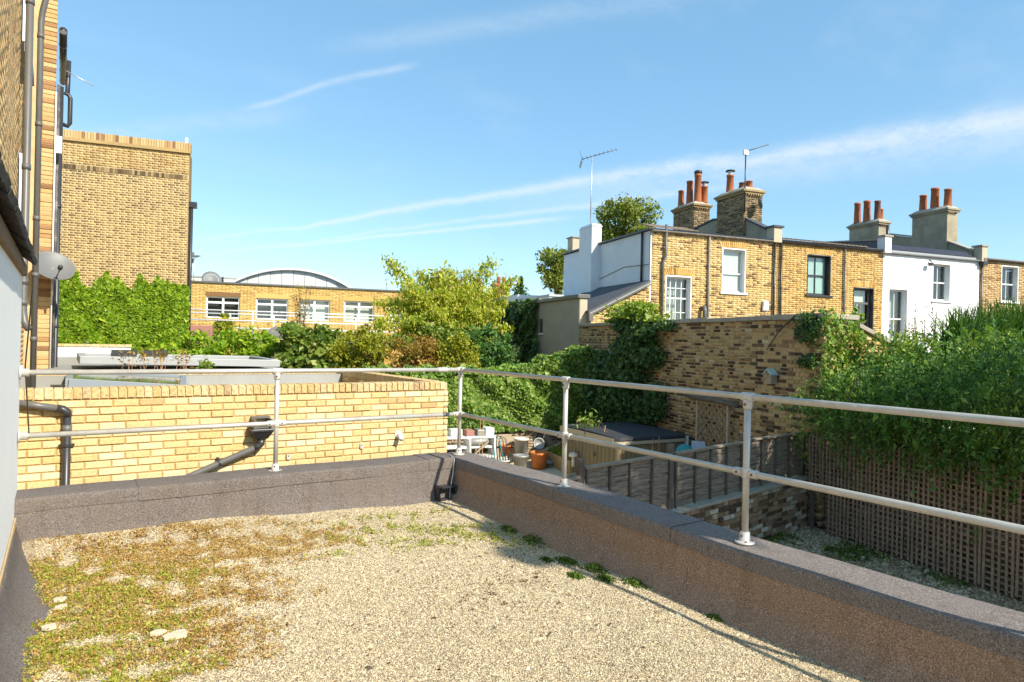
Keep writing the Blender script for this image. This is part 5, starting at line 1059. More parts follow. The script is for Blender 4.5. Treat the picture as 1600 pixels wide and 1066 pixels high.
# ---- house 3 (white)
w4 = (22.20, 23.14, .40, 2.35); w5 = (24.53, 25.46, 2.02, 3.47)
h3 = house('terraced_house', 'white painted terraced house with grey gutter and white sash windows', 21.84, 27.14, None, 'white_render', [w4, w5], True)
for w, s_ in ((w4, False), (w5, True)): sash(h3, *w, .18, 'white_paint', 1, 2, 'curtain' if w is w4 else 'room_dark', s_, mid=.42 if w is w4 else .5)
gutter(h3, 21.95, 27.05, ZE-.05, 'frame_pale'); part(h3, 'fascia', MB().box(21.9, 27.1, NF-.03, NF-.002, ZE-.12, ZE+.05), 'frame_pale')
part(h3, 'floodlight', MB().tube([(24.3, NF, 3.6), (24.25, NF-.15, 3.5)], .02, 6).box(24.08, 24.25, NF-.22, NF-.12, 3.34, 3.46), 'pipe_black')
part(h3, 'roof', MB().prism([(18.55, 3.86), (18.9, 4.12), (25.4, 4.0), (25.4, 3.86)], 'x', 22.1, 26.75), 'lead')
part(h3, 'soil_vent', MB().tube([(22.75, 19.2, 4.0), (22.75, 19.2, 4.95)], .06, 8), 'pipe_black', True)
f3 = 26.8
chimney(h3, f3, 27.45, 19.75, 21.4, 3.9, 6.2, 'br_chim', 'old_render', [(f3+.3, 21.1, .75, .17, 'terracotta', 0), (f3+.3, 20.55, .95, .19, 'terracotta', 0), (f3+.35, 20.0, .8, .17, 'terracotta', 0)])
chimney(h3, f3, 27.45, 23.1, 24.8, 3.9, 6.2, 'br_chim', 'old_render', [(f3+.2, 24.5, 1.05, .17, 'terracotta', 0), (f3+.2, 23.95, 1.05, .18, 'terracotta', 0), (f3+.25, 23.4, .95, .16, 'terracotta_dk', 0), (f3+.5, 24.2, .6, .15, 'terracotta', 0), (f3+.55, 23.5, .6, .15, 'terracotta', 0)])
pw = part(h3, 'party_parapet', MB().prism([(18.8, 3.9), (25.2, 3.9), (25.2, 4.9), (22.5, 5.35), (20.0, 4.75), (18.8, 4.15)], 'x', f3+.1, f3+.34), 'old_render'); part(pw, 'coping', MB().prism([(18.75, 4.15), (20.0, 4.76), (22.5, 5.36), (25.2, 4.91), (25.2, 4.98), (22.5, 5.43), (20.0, 4.83), (18.75, 4.22)], 'x', f3+.05, f3+.39), 'cement')
for a, b, mt in ((21.70, 22.02, 'white_paint'), (27.0, 27.3, 'stucco_lit')):
    part(h3, 'parapet_pier', MB().box(a, b, 18.4, 18.75, 3.70, 4.3), mt); part(h3, 'pier_cap', MB().box(a-.06, b+.06, 18.36, 18.8, 4.302, 4.37), 'cement')
pw = part(h3, 'low_parapet', MB().prism([(18.76, 3.9), (24, 3.9), (24, 4.7), (18.76, 4.2)], 'x', 21.75, 21.95), 'dark_roof'); part(pw, 'coping', MB().prism([(18.76, 4.202), (24, 4.702), (24, 4.76), (18.76, 4.26)], 'x', 21.7, 22.0), 'cement')
# ---- house 4
w6 = (28.50, 29.50, 2.15, 3.62)
h4 = house('terraced_house', 'brown brick terraced house with white sash window at the right edge', 27.16, 32.2, 'br_house4', 'mortar_pale', [w6])
part(h4, 'reveal_lining', MB().wall(w6[0]-.03, w6[1]+.03, w6[2], w6[3]+.03, [(w6[0]+.012, w6[1]-.012, w6[2], w6[3]-.012)], NF-.006, .2), 'white_paint')
sash(h4, *w6, .15, 'white_paint', 1, 2, 'room_dark', True); gutter(h4, 27.3, 32.2, ZE+.02, 'pipe_black'); dpipe(h4, 27.22, -.5, 3.7, 'pipe_grey'); part(h4, 'hopper_head', MB().box(27.1, 27.36, NF-.2, NF-.02, 3.55, 3.85), 'pipe_black')
part(h4, 'roof', MB().prism([(18.5, 3.88), (21.5, 4.3), (25.4, 3.9), (25.4, 3.8), (18.5, 3.83)], 'x', 27.4, 32.2), 'tile_roof')
part(h4, 'parapet_end', MB().box(27.14, 27.38, NF+.8, NF+6, 3.5, 4.2), 'dark_roof')
# aerials
def aerial(name, label, base, h, boom, blen, col='aluminium'):
    t = thing(name, label, 'aerial', base); b = Vector(base); top = b+Vector((0, 0, h)); bd = Vector(boom).normalized()
    part(t, 'mast', MB().tube([b, top], .022, 8), col, True); part(t, 'boom', MB().tube([top-bd*blen*.3, top+bd*blen*.7], .014, 6), 'pipe_grey', True)
    pd = bd.cross(Vector((0, 0, 1))).normalized()
    for k in range(9): c = top+bd*blen*(-.25+.115*k); L = .26-.012*k; part(t, 'director', MB().tube([c-pd*L, c+pd*L], .008, 5), 'pipe_grey')
    c = top-bd*blen*.28
    for s_ in (-1, 1): part(t, 'reflector', MB().bar(c+Vector((0, 0, .05*s_)), c+Vector((0, 0, .3*s_))-bd*.08, .34, .008, bd), 'pipe_grey')
aerial('tv_aerial', 'tall television aerial on a pale mast above the white side stack', (11.35, 22.5, 4.54), 2.62, (.75, -.5, .22), 1.4)
t = thing('tv_aerial', 'small television aerial with thin black mast on the nearer chimney', 'aerial', (16.5, 20.0, 5.2)); part(t, 'mast', MB().tube([(16.42, 19.93, 5.0), (16.42, 19.93, 7.25)], .024, 8), 'pipe_black', True); part(t, 'boom', MB().tube([(16.4, 19.93, 7.28), (17.35, 19.8, 7.62)], .018, 6), 'pipe_grey', True); part(t, 'balun_box', MB().box(16.3, 16.5, 19.87, 19.95, 7.15, 7.32), 'white_paint')
t = thing('small_dish', 'small white satellite dish strapped to the nearer chimney', 'dish', (16.8, 19.9, 5.4)); part(t, 'reflector', MB().lathe([(.001, -.05), (.12, -.035), (.2, 0), (.2, .01), (.12, -.02), (.001, -.03)], (16.95, 19.72, 5.35), 18, (.9, -.4, .3), False), 'dish_grey', True); part(t, 'arm', MB().tube([(16.9, 19.75, 5.3), (16.6, 19.99, 5.2)], .02, 6), 'bolt')

# ================================================================== big brick building with ivy
NB = 23.3; b0, b1 = -7.2, -2.60
B_ = thing('brick_block', 'tall blank stock brick building with ivy climbing its foot', 'building', (-4.8, 25, GZ))
part(B_, 'wall_core', MB().box(b0, b1, NB+.014, NB+.7, GZ, 6.05), 'mortar_pale')
bricks(B_, (0, NB, 0), 0, bond(b0, b1, -.5, 4.95, 'flemish', L=.20, H=.052, J=.023, top=True), 'br_big', .03, 0, jit=.002)
bricks(B_, (0, NB, 0), 0, bond(b0, b1, 5.11, 5.80, 'flemish', top=True), 'br_bigtop', .03, 0, jit=.002)
m = MB(); [m.box(b0+i*.075+.004, b0+i*.075+.069, NB-.004, NB+.03, 4.955, 5.10) for i in range(61)]; part(B_, 'soldier_course', m, 'br_chim', kind='stuff')
part(B_, 'string_course', MB().box(b0, b1+.05, NB-.06, NB+.03, 5.80, 5.90), 'br_big')
m = MB(); [m.box(b0+i*.075+.004, b0+i*.075+.069, NB-.04, NB+.25, 5.902, 6.12+random.uniform(-.01, .02)) for i in range(62)]; part(B_, 'brick_on_edge_coping', m, 'br_house4', kind='stuff')
part(B_, 'side_wall', MB().box(b1, b1+.012, NB+.05, NB+.68, GZ, 5.8), 'br_chim')
part(B_, 'downpipe', MB().tube([(b1+.09, NB+.12, 4.1), (b1+.09, NB+.12, -1)], .05, 8), 'pipe_black', True); part(B_, 'hopper_head', MB().box(b1+.02, b1+.24, NB+.05, NB+.3, 4.1, 4.28), 'pipe_black'); part(B_, 'vent_stub', MB().tube([(b1-.1, NB+.1, 6.1), (b1-.1, NB+.1, 6.32)], .05, 8), 'white_paint')
# ================================================================== factory with curved roof
NX = 36.0
X_ = thing('brick_workshop', 'long low yellow brick workshop with four wide white windows', 'building', (1.5, 39, GZ))
wn = [(-3.10, -1.56, .88, 1.95), (-.78, .77, .88, 1.95), (1.31, 2.88, .90, 1.98), (3.62, 5.2, .90, 2.0), (6.0, 7.5, .90, 2.0)]
part(X_, 'wall', MB().wall(-6, 12, GZ, 2.62, wn, NX+.014, .2).add([(-6, NX+.02, GZ), (-6, NX+6, GZ), (-6, NX+6, 2.62), (-6, NX+.02, 2.62)], [(0, 1, 2, 3)]).add([(12, NX+.02, GZ), (12, NX+6, GZ), (12, NX+6, 2.62), (12, NX+.02, 2.62)], [(0, 1, 2, 3)]), 'mortar_h')
bricks(X_, (0, NX, 0), 0, bond(-6, 12, -.9, 2.60, 'flemish', holes=wn, top=True), 'br_factory', .03, 0)
part(X_, 'parapet_coping', MB().box(-6, 12, NX-.08, NX+.3, 2.622, 2.70), 'pipe_grey'); part(X_, 'flat_roof', MB().box(-6, 12, NX+.3, NX+6, 2.3, 2.5), 'roof_grey')
for i, (a, b, c, d) in enumerate(wn):
    y = NX+.10; m = MB(); m.box(a, a+.06, y, y+.05, c, d); m.box(b-.06, b, y, y+.05, c, d); m.box(a+.06, b-.06, y, y+.05, d-.06, d); m.box(a+.06, b-.06, y, y+.05, c, c+.06); m.box((a+b)/2-.05, (a+b)/2+.05, y, y+.05, c+.06, d-.06); m.box(a+.06, (a+b)/2-.05, y, y+.05, d-.34, d-.24); m.box((a+b)/2+.05, b-.06, y, y+.05, d-.34, d-.24)
    w = part(X_, 'window', m, 'white_paint'); part(w, 'pane', MB().box(a+.06, b-.06, y+.02, y+.026, c+.06, d-.06), 'glass'); part(w, 'room', MB().box(a, b, y+.3, y+.31, c, d), 'room_dark' if i < 2 else 'blind')
    part(w, 'head_arch', MB().box(a-.05, b+.05, NX-.006, NX+.02, d+.02, d+.24), 'br_house2')
R_v = thing('curved_metal_roof', 'barrel-vaulted pale metal roof rising behind the workshop', 'roof', (1.4, 46, GZ))
ctr, hw, zb2, rise = 1.25, 4.55, 2.75, 1.75
def arcp(k, n=28, s=1.0):
    Rr = (hw*hw+rise*rise)/(2*rise); a0_ = math.asin(hw/Rr); t = -a0_+2*a0_*k/n; return (ctr+Rr*math.sin(t)*s, zb2+rise-Rr+Rr*math.cos(t)*s)
pts = [arcp(k) for k in range(29)]
for k in range(14):
    p, q = pts[2*k], pts[2*k+2]; z0 = zb2-3
    part(R_v, 'gable_panel', MB().prism([(p[0]+.01, z0), (q[0]-.01, z0), (q[0]-.01, q[1]-.12), (pts[2*k+1][0], pts[2*k+1][1]-.12), (p[0]+.01, p[1]-.12)], 'y', 45.0+.02*(k % 2), 45.1), 'zinc_white')
m = MB(); [m.hexa([(p[0], 44.75, p[1]-.16), (q[0], 44.75, q[1]-.16), (q[0], 60, q[1]-.16), (p[0], 60, p[1]-.16), (p[0], 44.75, p[1]), (q[0], 44.75, q[1]), (q[0], 60, q[1]), (p[0], 60, p[1])]) for p, q in zip(pts[:-1], pts[1:])]; part(R_v, 'roof_skin', m, 'zinc')
part(R_v, 'wall', MB().box(ctr-hw, ctr+hw, 45.12, 60, GZ, zb2), 'white_render')
cr = thing('cream_building', 'cream rendered building behind the workshop', 'building', (-3, 46, GZ)); part(cr, 'wall', MB().box(-9, -.8, 47, 56, GZ, 3.75), 'cream_paint'); part(cr, 'parapet_cap', MB().box(-9.05, -.75, 46.95, 56, 3.752, 3.85), 'frame_pale'); part(cr, 'lift_housing', MB().box(-4.0, -3.0, 44.0, 46.9, 2.4, 3.62), 'frame_pale'); part(cr, 'corner_pipe', MB().tube([(-2.9, 43.98, 2.7), (-2.9, 43.98, 3.6)], .06, 6), 'pipe_black')
t = thing('roof_flue', 'rusty brown flue pot on the workshop roof edge', 'flue', (-4.85, 38, 2.5)); part(t, 'stem', MB().tube([(-4.3, 38, 2.5), (-4.3, 38, 3.35)], .07, 8), 'wood_new'); part(t, 'bowl', MB().lathe([(.1, 0), (.28, .1), (.2, .35)], (-4.3, 38, 3.3), 12, (.5, -.5, .7)), 'terracotta', True); part(t, 'base_bricks', MB().box(-4.6, -3.8, 37.8, 38.4, 2.5, 2.85), 'br_house2')
t = thing('roof_dish', 'white satellite dish lying on the workshop roof', 'dish', (-3.3, 38, 2.6)); part(t, 'reflector', MB().lathe([(.001, -.12), (.3, -.08), (.48, 0), (.48, .015), (.3, -.06), (.001, -.1)], (-3.05, 38, 2.95), 18, (.2, -.9, .4), False), 'dish_grey', True); part(t, 'mount', MB().tube([(-3.05, 38.1, 2.9), (-3.05, 38.2, 2.5)], .04, 6), 'galv')
aerial('tv_aerial', 'slim distant aerial mast above the workshop beside the cherry tree', (6.1, 37.5, 2.5), 2.05, (1, -.1, .05), .9)
aerial('tv_aerial', 'small distant aerial over the cream building', (-3.95, 38.5, 2.5), 1.65, (.6, -.7, .1), .6)
# white railings on the roofs between
def wrail(label, n, f0, f1, z0, z1, nposts, sl=0):
    t = thing('white_railing', label, 'railing', ((f0+f1)/2, n, z0-.8), group='white roof railings')
    for z in (z0, z1): part(t, 'rail', MB().tube([(f0, n, z), (f1, n, z+sl)], .028, 6), 'white_paint', True)
    for f in np.linspace(f0, f1, nposts): part(t, 'post', MB().tube([(f, n, z1+sl*(f-f0)/(f1-f0)), (f, n, z0-.6)], .03, 6), 'white_paint', True)
wrail('nearer white tube railing above the hedge', 29.0, -3.4, 4.6, .62, 1.02, 4)
wrail('farther white tube railing in front of the workshop windows', 32.0, -3.6, 5.6, .35, .98, 6)
t = thing('pink_planter', 'pinkish rendered box standing behind the hedge', 'box', (-2.7, 28, -.5)); part(t, 'body', MB().box(-2.95, -2.15, 27.6, 28.3, GZ, .37), 'rust_red', bevel=.02); part(t, 'side_box', MB().box(-3.2, -2.97, 27.8, 28.2, GZ, .22), 'dark_roof')
t = thing('shed_roof', 'small grey pitched shed roof peeking over the hedge', 'shed', (.2, 29, -1)); part(t, 'roof', MB().hexa([(-.75, 28, -.1), (1.15, 28, -.1), (1.15, 29.6, -.1), (-.75, 29.6, -.1), (.1, 28.7, .42), (.3, 28.7, .42), (.3, 28.9, .42), (.1, 28.9, .42)]), 'dark_roof'); part(t, 'wall', MB().box(-.6, 1.0, 28.1, 29.5, GZ, -.12), 'wood_grey')
t = thing('roof_deck', 'flat roof deck carrying the white railings', 'deck', (1, 31, -.5)); part(t, 'deck', MB().box(-4.5, 7, 28.6, 35.9, -.35, -.2), 'roof_grey'); part(t, 'wall', MB().box(-4.4, 6.9, 28.7, 35.8, GZ, -.36), 'br_factory')
# far roofs with red chimneys
for i, (f, n, w, z, lab) in enumerate([(18.6, 62, 1.0, 5.3, 'far red brick chimney pair left of the white addition'), (20.9, 62, 1.5, 5.6, 'taller far red brick chimney left of the white addition'), (13.2, 56, 2.4, 5.2, 'far red chimney glimpsed through the cherry tree')]):
    t = thing('far_chimney', lab, 'chimney', (f, n, 0)); part(t, 'stack', MB().box(f, f+w, n, n+1.2, GZ, z), 'terracotta_dk'); part(t, 'cap', MB().box(f-.12, f+w+.12, n-.12, n+1.32, z+.002, z+.2), 'terracotta')
    for k in range(2): part(t, 'chimney_pot', MB().lathe([(.24, 0), (.19, .6), (.22, .65), (.22, .75)], (f+w*(.3+.4*k), n+.5, z+.2), 10), 'terracotta', True)
t = thing('far_terrace', 'far white and slate roofed terrace below the red chimneys', 'building', (20, 64, GZ)); part(t, 'wall', MB().box(10, 30, 63.3, 70, GZ, 3.6), 'white_render'); part(t, 'roof', MB().prism([(63.2, 3.602), (66, 4.5), (70, 3.602)], 'x', 10, 30), 'slate')

# ================================================================== VEGETATION
def stems(root, pts_list, r0, r1, mat='bark', name='stem'):
    m = MB()
    for p in pts_list:
        k = len(p); m.tube(p, [r0+(r1-r0)*i/(k-1) for i in range(k)], 7)
    return part(root, name, m, mat, True)
# ivy on the big building
t = thing('ivy_climber', 'bright green ivy covering the foot of the tall blank building', 'ivy', (-4.4, 23.1, GZ))
top = ragged(lambda x: 1.55+.10*(x+4.4)*.2, [(.12, 5.1), (.10, 11.3), (.06, 23), (.05, 41)], 3)
def top2(x):
    d = abs(((x*1.15) % 1)-.5)*2; return top(x)+.30*max(0, 1-d*2.2)*(.4+.6*math.sin(x*3.7)**2)
u, d, v = sheet(36000, -7.0, -2.5, -1.6, top2, .20, .16, 4); foliage(t, 'foliage', np.stack([u, NB-.02-d, v], 1), .078, 'lf_ivy', bias=(0, -1, .35), spread=.7, droop=.5, aspect=.85)
stems(t, [[(f, NB-.03, GZ), (f+.1, NB-.05, -.5), (f+random.uniform(-.4, .4), NB-.03, 1.2)] for f in np.linspace(-6.5, -2.8, 7)], .03, .01)
# mixed hedge to the right
def bush(name, label, cat, c, r, k, sub, n, size, mat, seed, **kw):
    t = thing(name, label, cat, (c[0], c[1], GZ)); P = blob(n, lumpy(c, r, k, sub, seed), .3, .18, .3)
    P = P[P[:, 2] > GZ]; foliage(t, 'crown', P, size, mat, **({'bias': (0, -.35, .6), 'spread': .9} | kw))
    g = random.Random(seed); stems(t, [[(c[0]+g.uniform(-.15, .15), c[1]+g.uniform(-.1, .1), GZ), (c[0]+g.uniform(-.3, .3)*r[0], c[1], GZ*.5+c[2]*.5), (c[0]+g.uniform(-.7, .7)*r[0], c[1]+g.uniform(-.5, .5)*r[1], c[2]+g.uniform(0, .5)*r[2])] for _ in range(6)], .035, .008, name='trunk'); return t
bush('ivy_hedge', 'low mid-green ivy hedge below the white railings', 'hedge', (-1.2, 22.6, -.75), (1.75, .9, .95), 34, .38, 9500, .11, 'lf_ivy', 11)
bush('ivy_hedge', 'low hedge shoulder between the ivy wall and the dark shrub', 'hedge', (-3.0, 22.2, -1.1), (1.2, .8, .9), 16, .35, 4500, .11, 'lf_ivy', 12)
bush('leafy_shrub', 'dark green large-leaved shrub in the middle of the hedge', 'shrub', (1.0, 21.2, -.55), (1.05, .9, 1.10), 26, .36, 5200, .15, 'lf_shrub', 13, aspect=.75)
bush('leafy_shrub', 'yellow-green airy shrub left of the reddish shrub', 'shrub', (2.5, 20.7, -.65), (1.0, .8, 1.0), 26, .30, 6500, .075, 'lf_yg', 14)
bush('leafy_shrub', 'olive bush rising behind the yellow-green shrub', 'shrub', (2.6, 21.6, -.25), (.9, .7, .75), 20, .28, 3500, .08, 'lf_shrub', 24)
bush('leafy_shrub', 'reddish brown twiggy shrub below the cherry tree', 'shrub', (4.1, 20.2, -.70), (1.0, .7, .95), 26, .28, 6500, .07, 'lf_rust', 15)
bush('leafy_shrub', 'lime green shrub right of the reddish shrub', 'shrub', (5.35, 19.8, -.75), (.85, .7, .85), 22, .27, 5500, .08, 'lf_yg', 16)
bush('leafy_shrub', 'dark shrub in the shade between the cherry tree and ivy wall', 'shrub', (6.9, 20.6, -.6), (1.2, .9, 1.1), 22, .33, 6500, .10, 'lf_climb', 17)
bush('leafy_shrub', 'deep green bush directly under the cherry tree', 'shrub', (5.6, 22.2, -.1), (2.0, 1.0, 1.0), 26, .38, 7000, .11, 'lf_shrub', 18)
bush('leafy_shrub', 'small bush beside the workshop railing', 'shrub', (-2.0, 30.5, .2), (.7, .5, .75), 14, .25, 2200, .10, 'lf_yg', 19)
t = thing('twiggy_sapling', 'reddish sapling with few leaves in front of the workshop windows', 'sapling', (1.1, 27.5, GZ))
tw = [[(1.1, 27.5, GZ), (1.1+random.uniform(-.1, .1), 27.5, -.2), (1.1+random.uniform(-.45, .45), 27.5+random.uniform(-.3, .3), random.uniform(1.2, 2.3))] for _ in range(12)]
stems(t, tw, .02, .005, name='trunk'); P = np.concatenate([np.array(p[2])*(1-s)+np.array(p[1])*s+rng.normal(0, .09, (20, 3)) for p in tw for s in (.05, .3, .5, .7)]); foliage(t, 'crown', P, .06, 'lf_rust')
# cherry tree: arching branches with hanging leaves
t = thing('cherry_tree', 'spreading cherry tree with drooping yellow-green leaves', 'tree', (5.8, 23, GZ))
g = np.random.default_rng(31); base = np.array([5.8, 23.0, .3]); limbs = []; lp = []
ends = [(3.75, 22.8, 2.75), (4.3, 22.3, 1.9), (3.45, 22.9, 1.3), (3.3, 22.4, .6), (5.0, 23.3, 2.5), (5.45, 22.6, 2.45), (6.1, 23.4, 2.65), (6.75, 22.9, 2.55), (7.55, 22.8, 2.95), (8.3, 22.6, 2.35), (8.2, 23.2, 1.6), (7.6, 22.2, 1.1), (6.6, 21.9, 1.2), (5.2, 21.8, 1.0), (4.4, 21.9, .6), (7.2, 23.6, 2.2), (4.2, 23.6, 1.4), (6.0, 21.9, .5), (8.0, 22.3, .5), (7.0, 21.9, .1), (5.0, 22.0, -.1), (3.8, 22.2, 0.0), (5.7, 22.3, 1.7), (6.5, 22.4, 1.8), (4.9, 22.4, 1.6), (7.3, 22.5, 1.75)]
for e in ends:
    e = np.array(e, float); c = base+(e-base)*.5+np.array([0, 0, .05+.25*g.random()]); pts = [base*(1-s)**2+2*c*s*(1-s)+e*s*s for s in np.linspace(0, 1, 7)]; limbs.append([tuple(p) for p in pts])
    for s in np.linspace(.22, 1.0, 26):
        p = base*(1-s)**2+2*c*s*(1-s)+e*s*s; n_ = int(52*(1.05-.45*s)); sp = .30*(1-.72*s)+.06
        q = p+g.normal(0, 1, (n_, 3))*np.array([sp, sp, sp*.75]); q[:, 2] -= .06; lp.append(q)
tk = MB().tube([(5.8, 23, GZ), (5.75, 23, -1.2), (5.8, 23, .35)], [.14, .11, .09], 9)
for l in limbs: tk.tube(l, [.05-.045*i/6 for i in range(7)], 6)
part(t, 'trunk', tk, 'bark', True); foliage(t, 'crown', np.concatenate(lp), .125, 'lf_cherry', bias=(0, -.5, .25), spread=.8, droop=1.1, aspect=.42, fold=.4)
# ivy on the shaded rear wall
t = thing('ivy_climber', 'dark ivy curtain on the shaded rear garden wall', 'ivy', (9, 24, GZ))
tp = ragged(lambda x: 1.58, [(.05, 4), (.04, 9), (.03, 17)], 6); u, d, v = sheet(11000, 21.7, 26.8, GZ, tp, .5, .3, 7)
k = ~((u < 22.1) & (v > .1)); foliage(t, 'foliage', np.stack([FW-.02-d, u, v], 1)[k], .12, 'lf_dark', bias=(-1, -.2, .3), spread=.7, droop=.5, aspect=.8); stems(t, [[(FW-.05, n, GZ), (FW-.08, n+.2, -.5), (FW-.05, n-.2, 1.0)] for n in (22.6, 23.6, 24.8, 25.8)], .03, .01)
# ivy hedge on the low garden wall
t = thing('ivy_hedge', 'dense sunlit ivy hedge spilling over the low garden wall', 'hedge', (6, 17.3, GZ))
def ht_(x): return (-.80 if x < 6.6 else -.80+(x-6.6)*.34 if x < 8.4 else -.19)+.05*math.sin(x*5.3)+.05*math.sin(x*11+1)+.03*math.sin(x*27)
u, d, v = sheet(22000, 2.4, 9.1, -2.42, ht_, .55, .25, 9)
P = np.stack([u, 16.95-d*.9+.25*np.clip((v+2.4)/1.5, 0, 1), v], 1)
x2 = rng.uniform(2.4, 9.1, 9000); tz = np.array([ht_(a) for a in x2]); P2 = np.stack([x2, 17.0+rng.random(9000)*1.2, tz-.12*rng.random(9000)], 1)
foliage(t, 'crown', np.concatenate([P, P2]), .085, 'lf_hedge', bias=(0, -.9, .6), spread=.7, droop=.5, aspect=.85); stems(t, [[(f, 17.2, GZ), (f+.1, 17.15, -1.9), (f-.1, 17.1, -1.1)] for f in np.linspace(2.8, 8.8, 11)], .03, .012, name='trunk')
# climber on the garden wall
t = thing('wall_climber', 'glossy dark ivy climbing up and over the far end of the garden wall', 'ivy', (8.9, 15.2, GZ))
el = [((9.0, 15.0, .55), (.38, .75, .38)), ((9.05, 15.7, .62), (.35, .5, .36)), ((8.92, 14.6, .25), (.35, .7, .38)), ((8.9, 15.2, -.2), (.38, .95, .5)), ((8.88, 15.4, -.8), (.42, 1.0, .55)), ((8.85, 15.6, -1.5), (.48, 1.05, .6)), ((8.85, 16.1, -2.2), (.5, .9, .7)), ((8.8, 16.4, -.9), (.5, .55, .7)), ((8.7, 16.5, -1.6), (.55, .5, .8)), ((8.95, 14.0, -1.4), (.26, .4, .5)), ((8.95, 14.2, -.3), (.25, .5, .3)), ((9.0, 13.7, .48), (.22, .35, .14)), ((8.95, 14.6, -2.2), (.35, .5, .6))]
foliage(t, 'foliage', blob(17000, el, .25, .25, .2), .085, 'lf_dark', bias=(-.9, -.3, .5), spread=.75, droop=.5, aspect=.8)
u = rng.normal(15.2, .55, 1800); foliage(t, 'sunlit_shoots', np.stack([9.0+rng.normal(0, .2, 1800), u, .72+rng.random(1800)**2*.45-.12*abs(u-15.2)], 1), .085, 'lf_lime', bias=(-.3, -.6, .6), spread=.8, aspect=.8)
stems(t, [[(8.95, n, GZ), (8.98, n+.3, -1.4), (8.98, n-.2, .3)] for n in (14.3, 15.0, 15.6, 16.2)]+[[(9.0, 15.3, .6), (9.0, 15.4, 1.0), (9.02, 15.5, 1.35)], [(9.0, 14.8, .6), (9.0, 14.75, .95), (9.0, 14.7, 1.2)]], .025, .006)
# ivy on the corner of the wall
t = thing('wall_climber', 'variegated ivy patch hanging over the sunlit corner of the garden wall', 'ivy', (9.5, 8.9, GZ))
def ct(x): return .66+.06*math.sin(x*9)+.05*math.sin(x*23)
u, d, v = sheet(1700, 9.1, 10.1, -.8, ct, .2, .3, 21); foliage(t, 'foliage', np.stack([u, NC-.02-d, v], 1), .06, 'lf_hedge', bias=(0, -1, .4), aspect=.8)
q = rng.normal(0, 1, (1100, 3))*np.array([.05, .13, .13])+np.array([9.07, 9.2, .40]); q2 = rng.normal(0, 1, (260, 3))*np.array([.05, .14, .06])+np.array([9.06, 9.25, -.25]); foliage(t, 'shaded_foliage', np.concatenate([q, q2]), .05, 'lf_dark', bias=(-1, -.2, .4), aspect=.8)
stems(t, [[(9.4, 8.95, GZ), (9.5, 8.93, -.8), (9.6, 8.9, .5)], [(9.1, 9.6, .6), (9.08, 10.0, .3), (9.09, 10.3, -.05)]], .02, .008)
# jasmine-like climber over the trellis
t = thing('trellis_climber', 'huge feathery green climber tumbling over the trellis', 'climber', (9.6, 6, GZ))
el = []; g = np.random.default_rng(5)
for n in np.arange(-1.5, 8.9, .36):
    edge = np.clip((8.95-n)/1.3, .25, 1)
    el.append(((9.75+g.normal(0, .1), n, -.65+g.normal(0, .08)), (1.05, .55, .84*edge)))
    el.append(((8.95+g.normal(0, .08), n+.15, -.95+g.normal(0, .1)), (.42+g.random()*.15, .45, (.55+g.random()*.2)*edge)))
    el.append(((10.6+g.normal(0, .3), n, -.45+g.normal(0, .1)), (.8, .55, .60)))
P = blob(45000, el, .25, .25, .30); P = P[(P[:, 1] > 2.0) | (rng.random(len(P)) < .25)]
k = ~((P[:, 0] > 9.1) & (P[:, 1] > 8.95))
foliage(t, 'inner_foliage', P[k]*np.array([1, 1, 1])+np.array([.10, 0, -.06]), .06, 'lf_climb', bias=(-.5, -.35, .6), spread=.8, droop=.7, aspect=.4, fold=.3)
P = blob(10500, el, .10, .28, .0); P = P[(np.sin(P[:, 1]*4.1+P[:, 2]*3.3)+np.sin(P[:, 1]*7.7-P[:, 2]*6.1+1)+np.sin(P[:, 0]*9+P[:, 2]*2)+rng.normal(0, .5, len(P)) > -.95) & (P[:, 1] > 2.0) & ~((P[:, 0] > 9.1) & (P[:, 1] > 8.95)) & (P[:, 0] < 10.8)]
N = len(P); dr_ = unit(np.stack([-.75+g.normal(0, .5, N), g.normal(0, .75, N), .25+g.normal(0, .45, N)], 1)); Ls = g.uniform(.16, .48, N); sp = []
for s in np.linspace(.04, 1, 13): sp.append(P+dr_*(Ls*s)[:, None]-np.array([0, 0, 1])*(Ls*.85*s*s)[:, None]+g.normal(0, .014, (N, 3)))
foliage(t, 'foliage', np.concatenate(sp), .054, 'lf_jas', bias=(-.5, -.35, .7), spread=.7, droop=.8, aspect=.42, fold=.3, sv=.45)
sp = []; st = []
for i in range(330):
    n = g.uniform(2.2, 8.75); f0 = 8.95-g.random()*.35; z0 = -.75+g.normal(0, .28); L = g.uniform(.25, 1.0)*(1.35 if g.random() < .18 else .8); dn_ = g.normal(0, .25); out = g.uniform(.05, .35)
    for s in np.linspace(0, 1, int(L*44)):
        p = np.array([f0-out*math.sin(s*2.4), n+dn_*s, z0-L*s**1.25]); p[0] = min(p[0], 8.905); sp.append(p+g.normal(0, .026, (3, 3)))
    if i % 4 == 0: st.append([(f0, n, z0), (min(f0-out*.9, 8.9), n+dn_*.5, z0-L*.42), (min(f0-out*.7, 8.9), n+dn_, z0-L)])
foliage(t, 'hanging_shoots', np.concatenate(sp), .046, 'lf_jas', bias=(-.8, -.35, .4), spread=.8, droop=.9, aspect=.32, fold=.3)
sp = []
for i in range(130):
    n = g.uniform(3, 8.9); f0 = g.uniform(9.2, 11.6); z0 = .02+.12*(f0-9.2)*.4; L = g.uniform(.08, .28); dv2 = g.normal(0, .5, 2)
    for s in np.linspace(0, 1, int(L*55)+3): sp.append(np.array([f0+dv2[0]*L*s, n+dv2[1]*L*s, z0+L*s])+g.normal(0, .02, (3, 3)))
foliage(t, 'sunlit_shoots', np.concatenate(sp), .06, 'lf_lime', bias=(-.3, -.5, .6), spread=.8, aspect=.4)
